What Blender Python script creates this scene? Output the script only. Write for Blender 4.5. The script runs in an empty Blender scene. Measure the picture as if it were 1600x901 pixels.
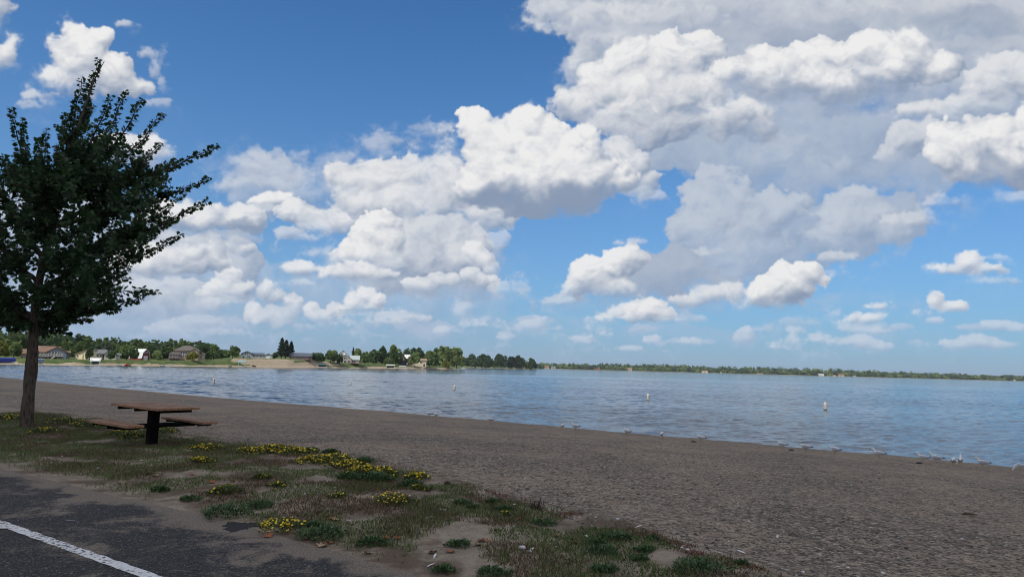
import numpy as np, math
# ---------------------------------------------------------------- camera model (eye at origin, +Y ahead, z up)
F_PX, PITCH, ROLL = 1081.0, math.radians(6.44), math.radians(1.5)
_f = np.array([0, math.cos(PITCH), math.sin(PITCH)])
_r0 = np.array([1.0, 0, 0]); _u0 = np.array([0, -math.sin(PITCH), math.cos(PITCH)])
CAM_R = math.cos(ROLL)*_r0 + math.sin(ROLL)*_u0
CAM_U = -math.sin(ROLL)*_r0 + math.cos(ROLL)*_u0
CAM_F = _f
# ---------------------------------------------------------------- sky: a window of az/el filled with cumulus
AZ0, AZ1, EL0, EL1, PPD = -50.0, 50.0, -2.0, 46.0, 16
def _hash(ix, iy, seed):
    h = (ix.astype(np.uint32)*np.uint32(374761393) + iy.astype(np.uint32)*np.uint32(668265263) + np.uint32(seed*1442695041 & 0xffffffff))
    h = (h ^ (h >> np.uint32(13)))*np.uint32(1274126177)
    return h ^ (h >> np.uint32(16))
def perlin(x, y, seed=0):
    ix = np.floor(x).astype(np.int64); iy = np.floor(y).astype(np.int64)
    fx = (x-ix).astype(np.float32); fy = (y-iy).astype(np.float32)
    u = fx*fx*fx*(fx*(fx*6-15)+10); v = fy*fy*fy*(fy*(fy*6-15)+10)
    def g(dx, dy):
        a = (_hash(ix+dx, iy+dy, seed) & np.uint32(255)).astype(np.int64)
        return _GX[a]*(fx-dx) + _GY[a]*(fy-dy)
    a = g(0,0); b = g(1,0); c = g(0,1); d = g(1,1)
    return (a+(b-a)*u)*(1-v) + (c+(d-c)*u)*v
_A = np.arange(256)*2*np.pi/256
_GX = (np.cos(_A)*1.5).astype(np.float32); _GY = (np.sin(_A)*1.5).astype(np.float32)
def fbm(x, y, octv, seed=0, gain=.5):
    s = 0; a = 1.0
    for k in range(octv):
        s = s + a*perlin(x*2**k+17.3*k, y*2**k-9.1*k, seed+k); a *= gain
    return s
def worley(x, y, seed=0):
    ix = np.floor(x).astype(np.int64); iy = np.floor(y).astype(np.int64)
    best = np.full(x.shape, 9.0, np.float32)
    for dx in (-1,0,1):
        for dy in (-1,0,1):
            h = _hash(ix+dx, iy+dy, seed)
            jx = (h & np.uint32(1023)).astype(np.float32)/1023; jy = ((h >> np.uint32(10)) & np.uint32(1023)).astype(np.float32)/1023
            d = (ix+dx+jx-x)**2 + (iy+dy+jy-y)**2
            best = np.minimum(best, d.astype(np.float32))
    return best
def sstep(a, b, x):
    t = np.clip((x-a)/(b-a), 0, 1); return t*t*(3-2*t)
def blur(a, s):
    # three box passes ~ gaussian of sigma s (grid cells)
    r = max(1, int(round(s*0.95)))
    for ax in (0, 1):
        for _ in range(3):
            n = a.shape[ax]
            p = np.concatenate([np.repeat(a.take([0], ax), r+1, ax), a, np.repeat(a.take([-1], ax), r, ax)], ax)
            c = np.cumsum(p, ax, dtype=np.float64)
            a = ((c.take(range(2*r+1, 2*r+1+n), ax) - c.take(range(0, n), ax))/(2*r+1)).astype(np.float32)
    return a
def shift(a, dx, dy):
    # value of a at (x+dx, y+dy), edges held
    h, w = a.shape
    return a[np.clip(np.arange(h)+dy, 0, h-1)][:, np.clip(np.arange(w)+dx, 0, w-1)]

W = dict(t=(.82,.82,.825), b=(.245,.315,.445))          # lit white, shaded grey
CLOUDS = []
def cloud(blobs, amp=1.0, edge=5, lit=1.0, amb=1.0, haze=0.0, alpha=1.0, base=None, grey=0.0, seed=1, soft=0.0, flat=0.0, mott=.22):
    CLOUDS.append(dict(blobs=blobs, amp=amp, edge=edge, lit=lit, amb=amb, haze=haze, alpha=alpha, base=base, grey=grey, seed=seed, soft=soft, flat=flat, mott=mott))
# --- far low rows near the horizon
import random as _rnd
_q = _rnd.Random(5)
for k in range(90):
    y = _q.uniform(495, 556); s = (566-y)/60; x = _q.uniform(-250, 1850)
    cloud([(x+_q.uniform(-16,16)*s, y-_q.uniform(0,6)*s, _q.uniform(8,26)*s, _q.uniform(4,10)*s) for j in range(_q.randint(2,4))],
          amp=.7, edge=6, lit=.75, haze=.55+.25*(1-s), alpha=.65, seed=k % 5)
cloud([(250,470,300,80),(60,420,220,110),(-150,420,250,130),(620,470,190,70),(420,520,260,40),(760,520,120,24)], amp=1.3, edge=34, lit=.62, haze=.42, alpha=.62, seed=3, mott=.5, soft=.5, flat=.4)
cloud([(640,300,120,70),(560,290,80,50),(450,300,90,44),(700,400,90,70),(420,270,70,26)], amp=1.4, edge=34, lit=.72, haze=.22, alpha=.62, seed=2, mott=.55, soft=.5, flat=.35)
cloud([(1000,470,150,22),(1300,470,160,14),(1160,530,300,18),(900,520,200,22)], amp=1.2, edge=26, lit=.6, haze=.5, alpha=.35, seed=1, mott=.6, soft=.5, flat=.4)
cloud([(120,500,260,34),(330,520,200,22),(-100,470,250,70),(560,520,130,16)], amp=.9, edge=22, lit=.5, haze=.45, alpha=.55, seed=2)
cloud([(150,430,170,70),(60,360,160,70),(-120,380,200,100)], amp=1, edge=25, lit=.5, haze=.3, alpha=.8, seed=3)
for p in ([(1160,527,15,13),(1163,520,9,9)], [(1240,517,12,8)], [(1240,534,16,9),(1237,527,9,8)], [(1272,534,16,10),(1270,528,9,8)], [(1213,541,13,7)],
          [(1080,535,18,6)], [(1020,531,14,7)], [(912,531,17,9)], [(883,513,12,5)], [(835,509,20,10),(845,503,10,8)], [(790,526,14,9)], [(755,500,14,7)],
          [(690,516,14,7)], [(1500,540,36,10),(1530,534,32,11),(1560,538,26,9)], [(1560,507,26,8),(1590,512,18,8)], [(1340,516,46,8),(1320,512,20,8)], [(1335,535,40,11),(1360,540,26,8)],
          [(940,523,20,6)], [(720,487,12,16)], [(742,508,24,6)], [(1460,500,12,5)], [(980,545,20,5)], [(1310,490,9,5)]):
    cloud(p, amp=1.0, edge=7, lit=.9, haze=.48, alpha=.74, seed=int(p[0][0]) % 5)
cloud([(1350,498,26,9),(1340,494,12,9)], lit=.95, edge=3, haze=.22, seed=1)
cloud([(1373,478,17,6)], lit=.95, edge=3, haze=.2, seed=2)
cloud([(1465,466,14,13),(1480,478,26,8),(1440,488,15,5),(1500,478,14,8)], amp=.9, edge=4, lit=.95, haze=.22, seed=3)
cloud([(1490,422,40,10),(1512,408,22,17),(1537,421,32,11)], amp=.8, edge=4, lit=.95, haze=.1, base=432, seed=4)
cloud([(1556,402,14,4)], alpha=.4, edge=4, seed=4)
# --- left bank
cloud([(260,460,70,22),(310,475,60,20),(230,480,60,18),(180,455,70,30)], amp=.9, edge=9, lit=.75, haze=.28, seed=1)
cloud([(300,522,70,10),(270,512,40,12),(310,502,36,10)], amp=.8, edge=7, lit=.7, haze=.45, alpha=.8, seed=4)
cloud([(395,487,14,15),(402,500,12,16)], edge=4, lit=.95, haze=.25, seed=1)
cloud([(432,494,32,14),(440,508,20,12),(425,485,12,10)], edge=5, lit=.75, haze=.34, seed=2)
cloud([(415,453,18,16),(430,463,18,13),(455,470,13,11),(464,478,11,14)], amp=.9, edge=4, lit=.95, haze=.16, seed=3)
cloud([(372,410,34,42),(385,440,22,30)], amp=.8, edge=10, lit=.55, haze=.22, seed=2)
cloud([(368,384,18,12),(380,387,18,12)], amp=.9, edge=4, lit=.98, haze=.08, seed=3)
cloud([(345,450,22,14),(358,432,18,17),(372,450,22,14),(390,447,12,11),(350,460,38,9)], amp=1, edge=4, lit=.95, haze=.14, base=467, seed=4)
cloud([(225,405,38,26),(265,392,42,26),(300,392,36,26),(328,388,22,22),(245,420,60,18),(310,412,42,20),(190,425,40,20)], amp=1, edge=4, lit=1.0, haze=.06, base=432, seed=1)
cloud([(300,338,60,28),(370,342,42,22),(260,340,50,30),(330,355,70,18),(395,350,22,13)], amp=1, edge=5, lit=.9, haze=.05, base=366, grey=.25, seed=2)
cloud([(330,374,70,16),(260,372,60,14)], edge=12, lit=.45, haze=.2, alpha=.75, seed=3)
cloud([(225,238,34,24),(240,248,30,16),(180,232,40,26)], amp=.9, edge=6, lit=.95, seed=3)
# --- upper left
cloud([(125,85,42,42),(92,62,13,14),(122,48,20,17),(160,62,17,22),(80,120,28,18),(140,125,70,26),(205,140,40,16),(175,110,32,24)], amp=1, edge=6, lit=.97, base=158, seed=1)
cloud([(62,150,24,11)], amp=1.2, edge=10, lit=.85, alpha=.75, seed=2)
cloud([(2,22,20,24),(-30,10,40,40)], amp=1, edge=7, lit=.9, seed=3)
cloud([(6,88,22,20),(-30,90,34,24),(14,72,10,12)], amp=1, edge=7, lit=.92, seed=4)
cloud([(193,38,13,6)], amp=1.2, edge=8, lit=.9, alpha=.6, seed=2)
cloud([(232,82,13,7),(246,108,10,12),(256,128,6,12)], amp=1.5, edge=9, lit=.9, alpha=.55, seed=3)
# --- centre
cloud([(410,262,50,16),(390,250,40,14),(460,245,22,8),(450,285,70,16),(500,300,60,18),(420,285,40,14),(350,292,40,8)], amp=1.4, edge=18, lit=.75, alpha=.5, seed=1)
cloud([(580,225,30,11),(630,215,40,10),(680,205,30,14),(600,240,30,9)], amp=1.6, edge=16, lit=.8, alpha=.5, seed=2)
cloud([(450,365,20,9),(480,372,25,7),(490,386,24,5)], amp=1, edge=8, lit=.8, alpha=.7, haze=.1, seed=3)
cloud([(470,418,26,13),(455,423,20,8),(490,422,20,8)], amp=.9, edge=5, lit=.95, haze=.1, base=432, seed=2)
cloud([(465,443,20,7)], alpha=.5, edge=8, haze=.15, seed=1)
cloud([(432,312,30,13),(410,315,22,9)], amp=.9, edge=6, lit=.95, haze=.03, seed=4)
cloud([(460,330,26,17),(480,335,30,14),(510,355,40,14),(530,345,40,20)], amp=1, edge=6, lit=.92, haze=.04, alpha=.95, seed=3)
cloud([(500,493,20,10),(520,483,12,11),(487,482,10,9)], amp=.9, edge=4, lit=.92, haze=.25, seed=2)
cloud([(540,282,32,26),(590,275,52,30),(650,265,52,32),(700,290,50,40),(560,315,50,26),(640,320,90,36),(720,335,90,24),(660,360,60,30)], amp=.9, edge=9, lit=.85, haze=.03, grey=.15, seed=2, soft=.5)
cloud([(650,390,70,55),(700,370,50,34),(720,408,44,42),(640,440,110,28),(720,440,60,22)], amp=1, edge=7, lit=.72, haze=.1, base=470, grey=.1, seed=1)
cloud([(742,392,16,16),(757,405,14,14),(768,422,12,11)], amp=1, edge=4, lit=.92, haze=.1, seed=2)
cloud([(735,430,16,11),(760,438,20,9),(690,438,30,13),(660,445,30,12)], amp=1, edge=5, lit=.9, haze=.12, seed=3)
cloud([(590,356,36,24),(560,378,26,18),(548,397,26,16),(580,398,40,22),(605,372,30,24),(600,415,34,16)], amp=1.1, edge=4, lit=1.0, haze=.02, seed=4)
cloud([(530,430,26,12),(560,425,36,18),(600,430,26,12)], amp=1, edge=5, lit=.92, haze=.08, base=441, seed=1)
cloud([(620,495,44,4),(585,490,40,4),(600,503,36,6),(575,508,36,8)], amp=.7, edge=6, lit=.8, haze=.3, alpha=.8, seed=2)
cloud([(552,470,14,13),(568,460,20,11),(590,468,14,10),(560,480,30,10)], amp=.9, edge=4, lit=.98, haze=.1, base=488, seed=3)
# --- upper right, back to front
cloud([(1000,60,110,100),(1150,20,220,150),(1400,20,260,160),(1650,60,300,230),(940,130,50,50),(1300,-150,520,180),(880,10,60,36),(900,-80,90,60),(1200,150,220,90),(1480,190,160,70)],
      amp=1.0, edge=12, lit=.70, amb=1.06, grey=.1, seed=2, soft=1.0, flat=.65)
cloud([(1250,20,120,34),(1420,10,120,36),(1100,15,90,30)], amp=1.1, edge=30, lit=.72, alpha=.55, seed=4, soft=.6, flat=.5)
for k, (bx, by, rx, ry, al, li) in enumerate([(960,25,70,24,.6,.85),(1060,30,80,22,.5,.80),(930,90,40,40,.55,.85),(1180,60,60,24,.6,.35),(1290,55,70,22,.65,.28),(1520,40,110,26,.7,.25),(1440,15,80,18,.5,.75),(1560,75,80,16,.55,.5),(1340,20,60,18,.5,.7),(1120,140,60,30,.5,.45),(1230,190,120,26,.6,.4),(1500,180,60,20,.5,.45)]):
    cloud([(bx,by,rx,ry),(bx+rx*.4,by-ry*.3,rx*.5,ry*.7),(bx-rx*.5,by+ry*.2,rx*.5,ry*.6)], amp=1.3, edge=22, lit=li, alpha=al, seed=k % 5, soft=.5, flat=.3, mott=.3)
cloud([(1270,250,170,66),(1180,215,110,50),(1400,255,80,46),(1430,290,64,44),(1050,235,60,30)], amp=1.1, edge=14, lit=.40, haze=.30, grey=.1, seed=3, soft=.6, flat=.45, mott=.35)
cloud([(1240,350,110,52),(1180,395,110,40),(1300,385,80,30),(1100,415,90,36),(1040,440,80,26),(1390,340,60,34)], amp=1.1, edge=12, lit=.36, haze=.32, seed=1, soft=.5, flat=.3, mott=.25)
cloud([(1108,285,32,26),(1090,318,34,34),(1078,348,30,26),(1130,320,50,44),(1110,365,56,36),(1165,350,60,44),(1160,395,80,36),(1205,330,44,40)], amp=1.1, edge=7, lit=.58, haze=.26, seed=2, soft=.3, flat=.2, mott=.2)
cloud([(1330,318,36,26),(1312,345,36,30),(1350,345,44,30),(1385,358,34,22),(1300,375,50,22)], amp=1.1, edge=7, lit=.62, haze=.24, seed=1, soft=.3, flat=.15, mott=.15)
cloud([(1240,235,40,26),(1290,265,36,22),(1180,250,46,24)], amp=1.3, edge=20, lit=.6, haze=.28, alpha=.5, seed=4, soft=.5, flat=.2, mott=.3)
cloud([(1310,403,36,10)], amp=.9, edge=7, lit=.75, haze=.15, alpha=.8, seed=1)
cloud([(900,165,36,26),(945,130,40,34),(985,95,32,34),(1010,150,70,40),(1050,90,44,40),(1100,75,32,32),(1080,145,60,34),(1140,185,60,30),(1000,195,90,36),(1180,200,40,20)], amp=1.05, edge=6, lit=.94, base=235, grey=.12, seed=1)
cloud([(1200,100,40,30),(1150,110,30,22),(1280,100,60,36),(1365,75,42,34),(1415,88,48,38),(1462,105,34,24),(1320,125,110,34),(1230,130,70,28)], amp=1, edge=5, lit=.98, base=168, grey=.2, seed=4)
cloud([(1440,170,40,13),(1460,180,30,8)], amp=1, edge=7, lit=.85, alpha=.85, seed=2)
cloud([(1555,125,48,38),(1580,108,34,26),(1640,130,60,50),(1540,160,50,30)], amp=1, edge=6, lit=.8, haze=.04, seed=3)
cloud([(1425,215,40,26),(1460,210,40,24),(1400,240,30,20)], amp=1, edge=6, lit=.7, haze=.1, seed=1)
cloud([(1500,225,50,32),(1555,215,56,42),(1610,235,60,50),(1660,200,70,60),(1570,265,80,34)], amp=1.05, edge=6, lit=.98, base=300, grey=.25, seed=2)
# --- torn wisps
for k, (bx, by, rx, ry) in enumerate([(700,200,26,9),(690,230,34,10),(1000,300,26,12),(1025,310,18,9),(860,20,30,14),(850,45,16,9),(885,110,20,14),(875,160,18,12),(1100,395,30,8),(1420,345,40,12),(1470,320,30,12),(1590,310,40,10),(790,455,30,10),(775,380,16,16),(505,395,26,12),(400,330,30,9),(250,165,16,8),(55,165,26,8),(1300,430,20,8),(1560,440,34,6),(880,470,30,8)]):
    cloud([(bx,by,rx,ry),(bx+rx*.6,by-ry*.5,rx*.5,ry*.6)], amp=1.9, edge=15, lit=.85, alpha=.5, haze=.08, seed=k % 5, mott=.5)
# --- hero cumulus
cloud([(985,262,30,34),(960,240,34,28),(1015,290,20,22)], amp=1, edge=7, lit=.8, haze=.05, seed=3)
cloud([(742,196,27,27),(760,225,40,38),(815,200,38,30),(855,215,42,30),(800,240,60,40),(915,226,28,26),(890,245,54,36),(930,265,46,30),(965,288,26,16),(850,275,120,44),(780,285,60,44),(840,300,110,40)], amp=1.05, edge=5, lit=1.04, base=345, grey=.36, seed=4, mott=.05)
# --- right middle
cloud([(1020,430,86,44),(1060,420,60,34),(970,450,70,28),(1090,455,70,20)], amp=.9, edge=9, lit=.38, haze=.22, base=474, grey=.1, seed=1, flat=.4, soft=.5)
cloud([(925,428,40,30),(968,408,36,22),(900,448,22,18),(945,448,44,20)], amp=1.1, edge=4, lit=.98, haze=.05, seed=2)
cloud([(1120,460,44,13),(1075,470,36,9),(1140,455,24,12)], amp=.9, edge=6, lit=.85, haze=.1, seed=3)
cloud([(1195,456,32,25),(1232,442,34,28),(1262,425,24,15),(1280,432,14,10),(1210,470,46,14)], amp=1, edge=4, lit=1.0, haze=.03, base=485, grey=.1, seed=4)
cloud([(1008,486,36,19),(1035,494,18,11),(985,495,20,11)], amp=1, edge=4, lit=.97, haze=.08, base=506, seed=1)
cloud([(962,488,14,9),(950,497,22,7)], amp=1, edge=5, lit=.9, haze=.15, seed=2)
cloud([(965,379,9,4),(996,378,16,7)], amp=1, edge=5, lit=.85, haze=.1, alpha=.7, seed=3)

def make_sky():
    w = int((AZ1-AZ0)*PPD); h = int((EL1-EL0)*PPD)
    az = np.radians(AZ0 + (np.arange(w)+.5)/PPD)[None, :]; el = np.radians(EL0 + (np.arange(h)+.5)/PPD)[:, None]
    d = np.stack([np.sin(az)*np.cos(el), np.cos(az)*np.cos(el), np.sin(el)+0*az], -1)
    z = d@CAM_F
    PX = (800.0 + F_PX*(d@CAM_R)/z).astype(np.float32); PY = (450.5 - F_PX*(d@CAM_U)/z).astype(np.float32)
    k = PPD/F_PX*180/math.pi                              # grid cells per photo pixel (about 0.85)
    # domain warp and puff fields shared by all clouds
    WX = fbm(PX/70, PY/70, 4, 11)*1.0; WY = fbm(PX/70+40, PY/70+9, 4, 23)*1.0
    wx2 = fbm(PX/14, PY/14, 3, 31); wy2 = fbm(PX/14+5, PY/14+50, 3, 37)
    puffs = []
    for s, sd in ((62, 1), (30, 2), (15, 3), (7.5, 4), (4, 6)):
        F = worley((PX+WX*9+wx2*s*.06)/s, (PY+WY*9+wy2*s*.06)/s*1.12, sd)
        puffs.append((s, np.sqrt(np.clip(1-F*1.15, 0, 1)) - .62))
    grain = fbm(PX/34, PY/26, 6, 53, .62)
    grain3 = fbm((PX+WX*12)/11, (PY+WY*12)/9, 4, 133, .65)
    grain2 = fbm((PX+WX*20)/60, (PY+WY*20)/30, 6, 91, .6)
    big = fbm(PX/120, PY/90, 3, 71)
    rgb = np.zeros((h, w, 3), np.float32); A = np.zeros((h, w), np.float32)
    hz = np.array((.36, .50, .70), np.float32)
    L = np.array((-.42, -.66, .62)); L /= np.linalg.norm(L)
    for c in CLOUDS:
        xs = [b[0]-b[2] for b in c['blobs']]+[b[0]+b[2] for b in c['blobs']]; ys = [b[1]-b[3] for b in c['blobs']]+[b[1]+b[3] for b in c['blobs']]
        m = 45
        sel = (PX > min(xs)-m) & (PX < max(xs)+m) & (PY > min(ys)-m) & (PY < max(ys)+m)
        rows = np.where(sel.any(1))[0]; cols = np.where(sel.any(0))[0]
        if not len(rows) or not len(cols): continue
        sl = (slice(rows[0], rows[-1]+1), slice(cols[0], cols[-1]+1))
        R0 = max(min(b[2], b[3]) for b in c['blobs'])
        wa = min(.34*R0, 20)*c['amp']*(1+1.0*c['soft'])
        sd = c['seed']
        X = PX[sl] + (WX if sd % 2 else WY)[sl]*wa + wx2[sl]*min(3.2, R0*.16)*c['amp']
        Y = PY[sl] + (WY if sd % 2 else WX)[sl]*wa*.7 + wy2[sl]*min(3.0, R0*.16)*c['amp']
        H = np.full(X.shape, -99.0, np.float32)
        for (bx, by, rx, ry) in c['blobs']:
            q = np.sqrt(((X-bx)/rx)**2 + ((Y-by)/ry)**2); R = min(rx, ry)
            f = 1-q
            hh = np.where(f > 0, R*np.sqrt(np.clip(1-np.clip(q, 0, 1)**2, 0, 1)), R*f*1.2)
            H = np.where(H > hh, H, hh) + np.exp(-np.abs(H-hh)/(R*.35))*R*.05
        if c['base'] is not None:                        # flattish base
            t = np.clip((Y - (c['base']-R0*.30))/(R0*.45), -1, 2)
            H = H - np.where(t > 0, t*t*R0*.9, 0)
        Hs = H.copy()
        for i, (s, p) in enumerate(puffs):
            g = p[sl] if sd % 2 else shift(p, 37*sd, 11*sd)[sl]
            a = np.clip(R0/s*.9, 0, 1)*.42*c['amp']*(1-.45*c['soft'])
            H = H + g*s*a*np.clip((H+6)/8, .25, 1)
        e = c['edge']*1.3*(1+1.2*np.clip(big[sl]*1.6+.25*(Y-np.mean(ys))/(max(ys)-min(ys)), -.6, 1.6))
        if c['base'] is not None:
            e = e*(1+1.2*sstep(c['base']-R0*.8, c['base']+R0*.2, Y))
        y0, y1 = min(ys), max(ys)
        hgt = np.clip((Y-y0)/(y1-y0), 0, 1)
        dn = sstep(.5, 1.0, hgt)
        e = e*(1+2.2*dn)
        He = H + (grain[sl]*.9+grain2[sl]*.7)*np.minimum(e, 26)*.75 + grain3[sl]*np.minimum(2.2+.16*e, 6)
        alpha = sstep(-.35*e, 1.15*e, He)
        alpha = alpha*(.9+.1*sstep(e, 3*e, He))
        alpha = alpha*(1-c['mott']*sstep(.05, .75, grain2[sl] + .35*(hgt-.4) - .02*H))
        # light
        Hp = np.clip(H, 0, None); Hb = blur(np.clip(Hs, 0, None), max(2, min(R0*.25, 14))*k); Hm = blur(Hp, 1.3)
        def ndl(Hx, zs):
            gy, gx = np.gradient(Hx); gx, gy = gx*k, -gy*k     # image rows run upwards in el, photo y runs down
            n = 1/np.sqrt(gx*gx+gy*gy+zs*zs)
            return (-gx*L[0]-gy*L[1]+zs*L[2])*n
        lb = ndl(Hb, .75); ld = ndl(Hm, 1.25); l3 = ndl(blur(Hp, 6*k), .9)
        occ = np.zeros_like(H)
        for st in (3, 7, 14, 26, 44):
            dx = int(round(L[0]*st*k*1.3)); dy = int(round(-L[1]*st*k*1.3))
            occ = np.maximum(occ, np.clip((shift(Hm, dx, dy)-Hm-st*.55)/(st*.8+3), 0, 1))
        cav = np.clip((Hm-blur(Hm, 7*k))/9, -1, 1)
        lit = .38*sstep(-.75, .9, lb) + .34*sstep(-.5, .95, l3) + .28*sstep(-.5, 1.0, ld)
        lit = np.clip(lit*(1-.32*occ) + .16*cav + (.14+.45*c['mott'])*grain2[sl] + .05*grain3[sl] + .14*(.42-hgt), 0, 1.1)
        if c['base'] is not None and c['grey'] > 0:
            gh = max(.36*(y1-y0), R0*.7)
            lit = lit*(1-min(.95, c['grey']*2.6)*sstep(c['base']-gh*1.12, c['base']-gh*.62, Y+WX[sl]*9))
        lit = lit*(1-c['flat']) + c['flat']*(.5+.22*big[sl]+.10*grain[sl]+.25*(lit-.5))
        thin = 1-sstep(0, 14, H)
        lit = np.clip(lit + .10*thin, 0, 1.1)*c['lit']
        t = np.array(W['t']); b = np.array(W['b'])*c['amb']
        lt = np.clip(lit, 0, 1.05)[..., None]**1.15
        col = b*(1-lt) + t*lt
        hh_ = np.clip(c['haze'] + (0 if c['base'] is not None else .22)*dn, 0, .9)[..., None]
        col = col*(1-hh_) + hz*hh_
        al = alpha*c['alpha']*(1-(0 if c['base'] is not None else .30)*sstep(.6, 1.05, hgt))
        rgb[sl] = rgb[sl]*(1-al[..., None]) + col*al[..., None]
        A[sl] = A[sl]*(1-al) + al
    # fade at the window's rim
    u = np.minimum(np.arange(w), np.arange(w)[::-1])/(5*PPD); v = (h-1-np.arange(h))/(6*PPD)
    rim = sstep(0, 1, u)[None, :]*sstep(0, 1, v)[:, None]
    return rgb, A, rim
import bpy, bmesh, random
from mathutils import Vector, Matrix
rnd = random.Random(11)
nrg = np.random.default_rng(7)
SC = bpy.context.scene
COL = SC.collection
EYE = np.array((0.0, 0.0, 3.5))                      # metres above the lake
ZP = 1.80                                            # level of the car park
def ray(px, py):
    d = CAM_F + (px-800)/F_PX*CAM_R - (py-450.5)/F_PX*CAM_U
    return d/np.linalg.norm(d)
def at_z(px, py, z):
    d = ray(px, py); return EYE + d*((z-EYE[2])/d[2])
def at_y(px, py, y):
    d = ray(px, py); return EYE + d*(y/d[1])
def pixel(x, y, z):
    v = np.array((x, y, z), float)-EYE; w = v@CAM_F
    return 800+F_PX*(v@CAM_R)/w, 450.5-F_PX*(v@CAM_U)/w
# ---------------------------------------------------------------- object helpers
def tag(o, label=None, cat=None, group=None, kind=None):
    if label: o['label'] = label
    if cat: o['category'] = cat
    if group: o['group'] = group
    if kind: o['kind'] = kind
    return o
def empty(name, loc, label=None, cat=None, group=None, rz=0.0):
    o = bpy.data.objects.new(name, None); COL.objects.link(o)
    o.location = loc; o.rotation_euler = (0, 0, rz); o.empty_display_size = .3
    return tag(o, label, cat, group)
def copy_tree(o, parent=None):
    c = o.copy(); COL.objects.link(c); c.parent = parent
    for ch in o.children: copy_tree(ch, c)
    return c
class MB:
    """collects faces of one mesh"""
    def __init__(s): s.v, s.f, s.m = [], [], []
    def add(s, vs, fs, mi=0):
        o = len(s.v); s.v += [tuple(p) for p in vs]; s.f += [tuple(i+o for i in f) for f in fs]; s.m += [mi]*len(fs); return s
    def box(s, x0, x1, y0, y1, z0, z1, mi=0):
        return s.add([(x0,y0,z0),(x1,y0,z0),(x1,y1,z0),(x0,y1,z0),(x0,y0,z1),(x1,y0,z1),(x1,y1,z1),(x0,y1,z1)],
                     [(0,3,2,1),(4,5,6,7),(0,1,5,4),(1,2,6,5),(2,3,7,6),(3,0,4,7)], mi)
    def bar(s, a, b, w, h, mi=0, up=(0,0,1)):
        a, b, up = Vector(a), Vector(b), Vector(up); d = (b-a).normalized(); r = d.cross(up)
        if r.length < 1e-4: r = Vector((1,0,0))
        r.normalize(); u = r.cross(d); r *= w/2; u *= h/2
        return s.add([a-r-u, a+r-u, a+r+u, a-r+u, b-r-u, b+r-u, b+r+u, b-r+u], [(0,1,2,3),(7,6,5,4),(0,4,5,1),(1,5,6,2),(2,6,7,3),(3,7,4,0)], mi)
    def prism(s, prof, b0, b1, axis='y', mi=0):
        n = len(prof)
        P = (lambda a, z, b: (a, b, z)) if axis == 'y' else (lambda a, z, b: (b, a, z))
        vs = [P(a, z, b0) for a, z in prof] + [P(a, z, b1) for a, z in prof]
        return s.add(vs, [tuple(range(n))[::-1], tuple(range(n, 2*n))] + [(i, (i+1) % n, n+(i+1) % n, n+i) for i in range(n)], mi)
    def tube(s, pts, rad, n=7, mi=0, cap=True):
        pts = [Vector(p) for p in pts]; o = len(s.v); ref = Vector((.31, .93, .17))
        for i, p in enumerate(pts):
            d = (pts[min(i+1, len(pts)-1)]-pts[max(i-1, 0)]).normalized()
            r = d.cross(ref).normalized(); u = r.cross(d); R = rad[i] if hasattr(rad, '__len__') else rad
            for k in range(n):
                a = 2*math.pi*k/n; s.v.append(tuple(p + (r*math.cos(a)+u*math.sin(a))*R))
        for i in range(len(pts)-1):
            for k in range(n):
                k2 = (k+1) % n; s.f.append((o+i*n+k, o+i*n+k2, o+(i+1)*n+k2, o+(i+1)*n+k)); s.m.append(mi)
        if cap:
            s.f.append(tuple(o+k for k in range(n))[::-1]); s.f.append(tuple(o+(len(pts)-1)*n+k for k in range(n))); s.m += [mi, mi]
        return s
    def lathe(s, prof, n=14, mi=0, c=(0,0,0)):
        o = len(s.v)
        for r, z in prof:
            for k in range(n):
                a = 2*math.pi*k/n; s.v.append((c[0]+r*math.cos(a), c[1]+r*math.sin(a), c[2]+z))
        for i in range(len(prof)-1):
            for k in range(n):
                k2 = (k+1) % n; s.f.append((o+i*n+k, o+i*n+k2, o+(i+1)*n+k2, o+(i+1)*n+k)); s.m.append(mi)
        s.f.append(tuple(o+k for k in range(n))[::-1]); s.f.append(tuple(o+(len(prof)-1)*n+k for k in range(n))); s.m += [mi, mi]
        return s
    def build(s, name, mats, parent=None, smooth=False, bevel=0.0, attr=None):
        me = bpy.data.meshes.new(name); me.from_pydata(s.v, [], s.f)
        for m in (mats if isinstance(mats, (list, tuple)) else [mats]): me.materials.append(m)
        me.polygons.foreach_set('material_index', s.m)
        if smooth: me.polygons.foreach_set('use_smooth', [True]*len(me.polygons))
        me.update()
        o = bpy.data.objects.new(name, me); COL.objects.link(o); o.parent = parent
        if bevel:
            b = o.modifiers.new('bevel', 'BEVEL'); b.width = bevel; b.segments = 2; b.limit_method = 'ANGLE'
        return o
def raw_mesh(name, V, faces_idx, per, mat, parent=None, attr=None, smooth=False):
    """mesh of equal n-gons from numpy arrays; attr: one value per face"""
    V = np.ascontiguousarray(V, np.float32).reshape(-1, 3); I = np.ascontiguousarray(faces_idx, np.int32).ravel(); nf = len(I)//per
    me = bpy.data.meshes.new(name); me.vertices.add(len(V)); me.vertices.foreach_set('co', V.ravel())
    me.loops.add(len(I)); me.loops.foreach_set('vertex_index', I)
    me.polygons.add(nf); me.polygons.foreach_set('loop_start', np.arange(nf, dtype=np.int32)*per); me.polygons.foreach_set('loop_total', np.full(nf, per, np.int32))
    if smooth: me.polygons.foreach_set('use_smooth', np.ones(nf, bool))
    if attr is not None:
        a = me.attributes.new('v', 'FLOAT', 'FACE'); a.data.foreach_set('value', np.ascontiguousarray(attr, np.float32))
    me.materials.append(mat); me.update(calc_edges=True)
    o = bpy.data.objects.new(name, me); COL.objects.link(o); o.parent = parent
    return o
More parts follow.
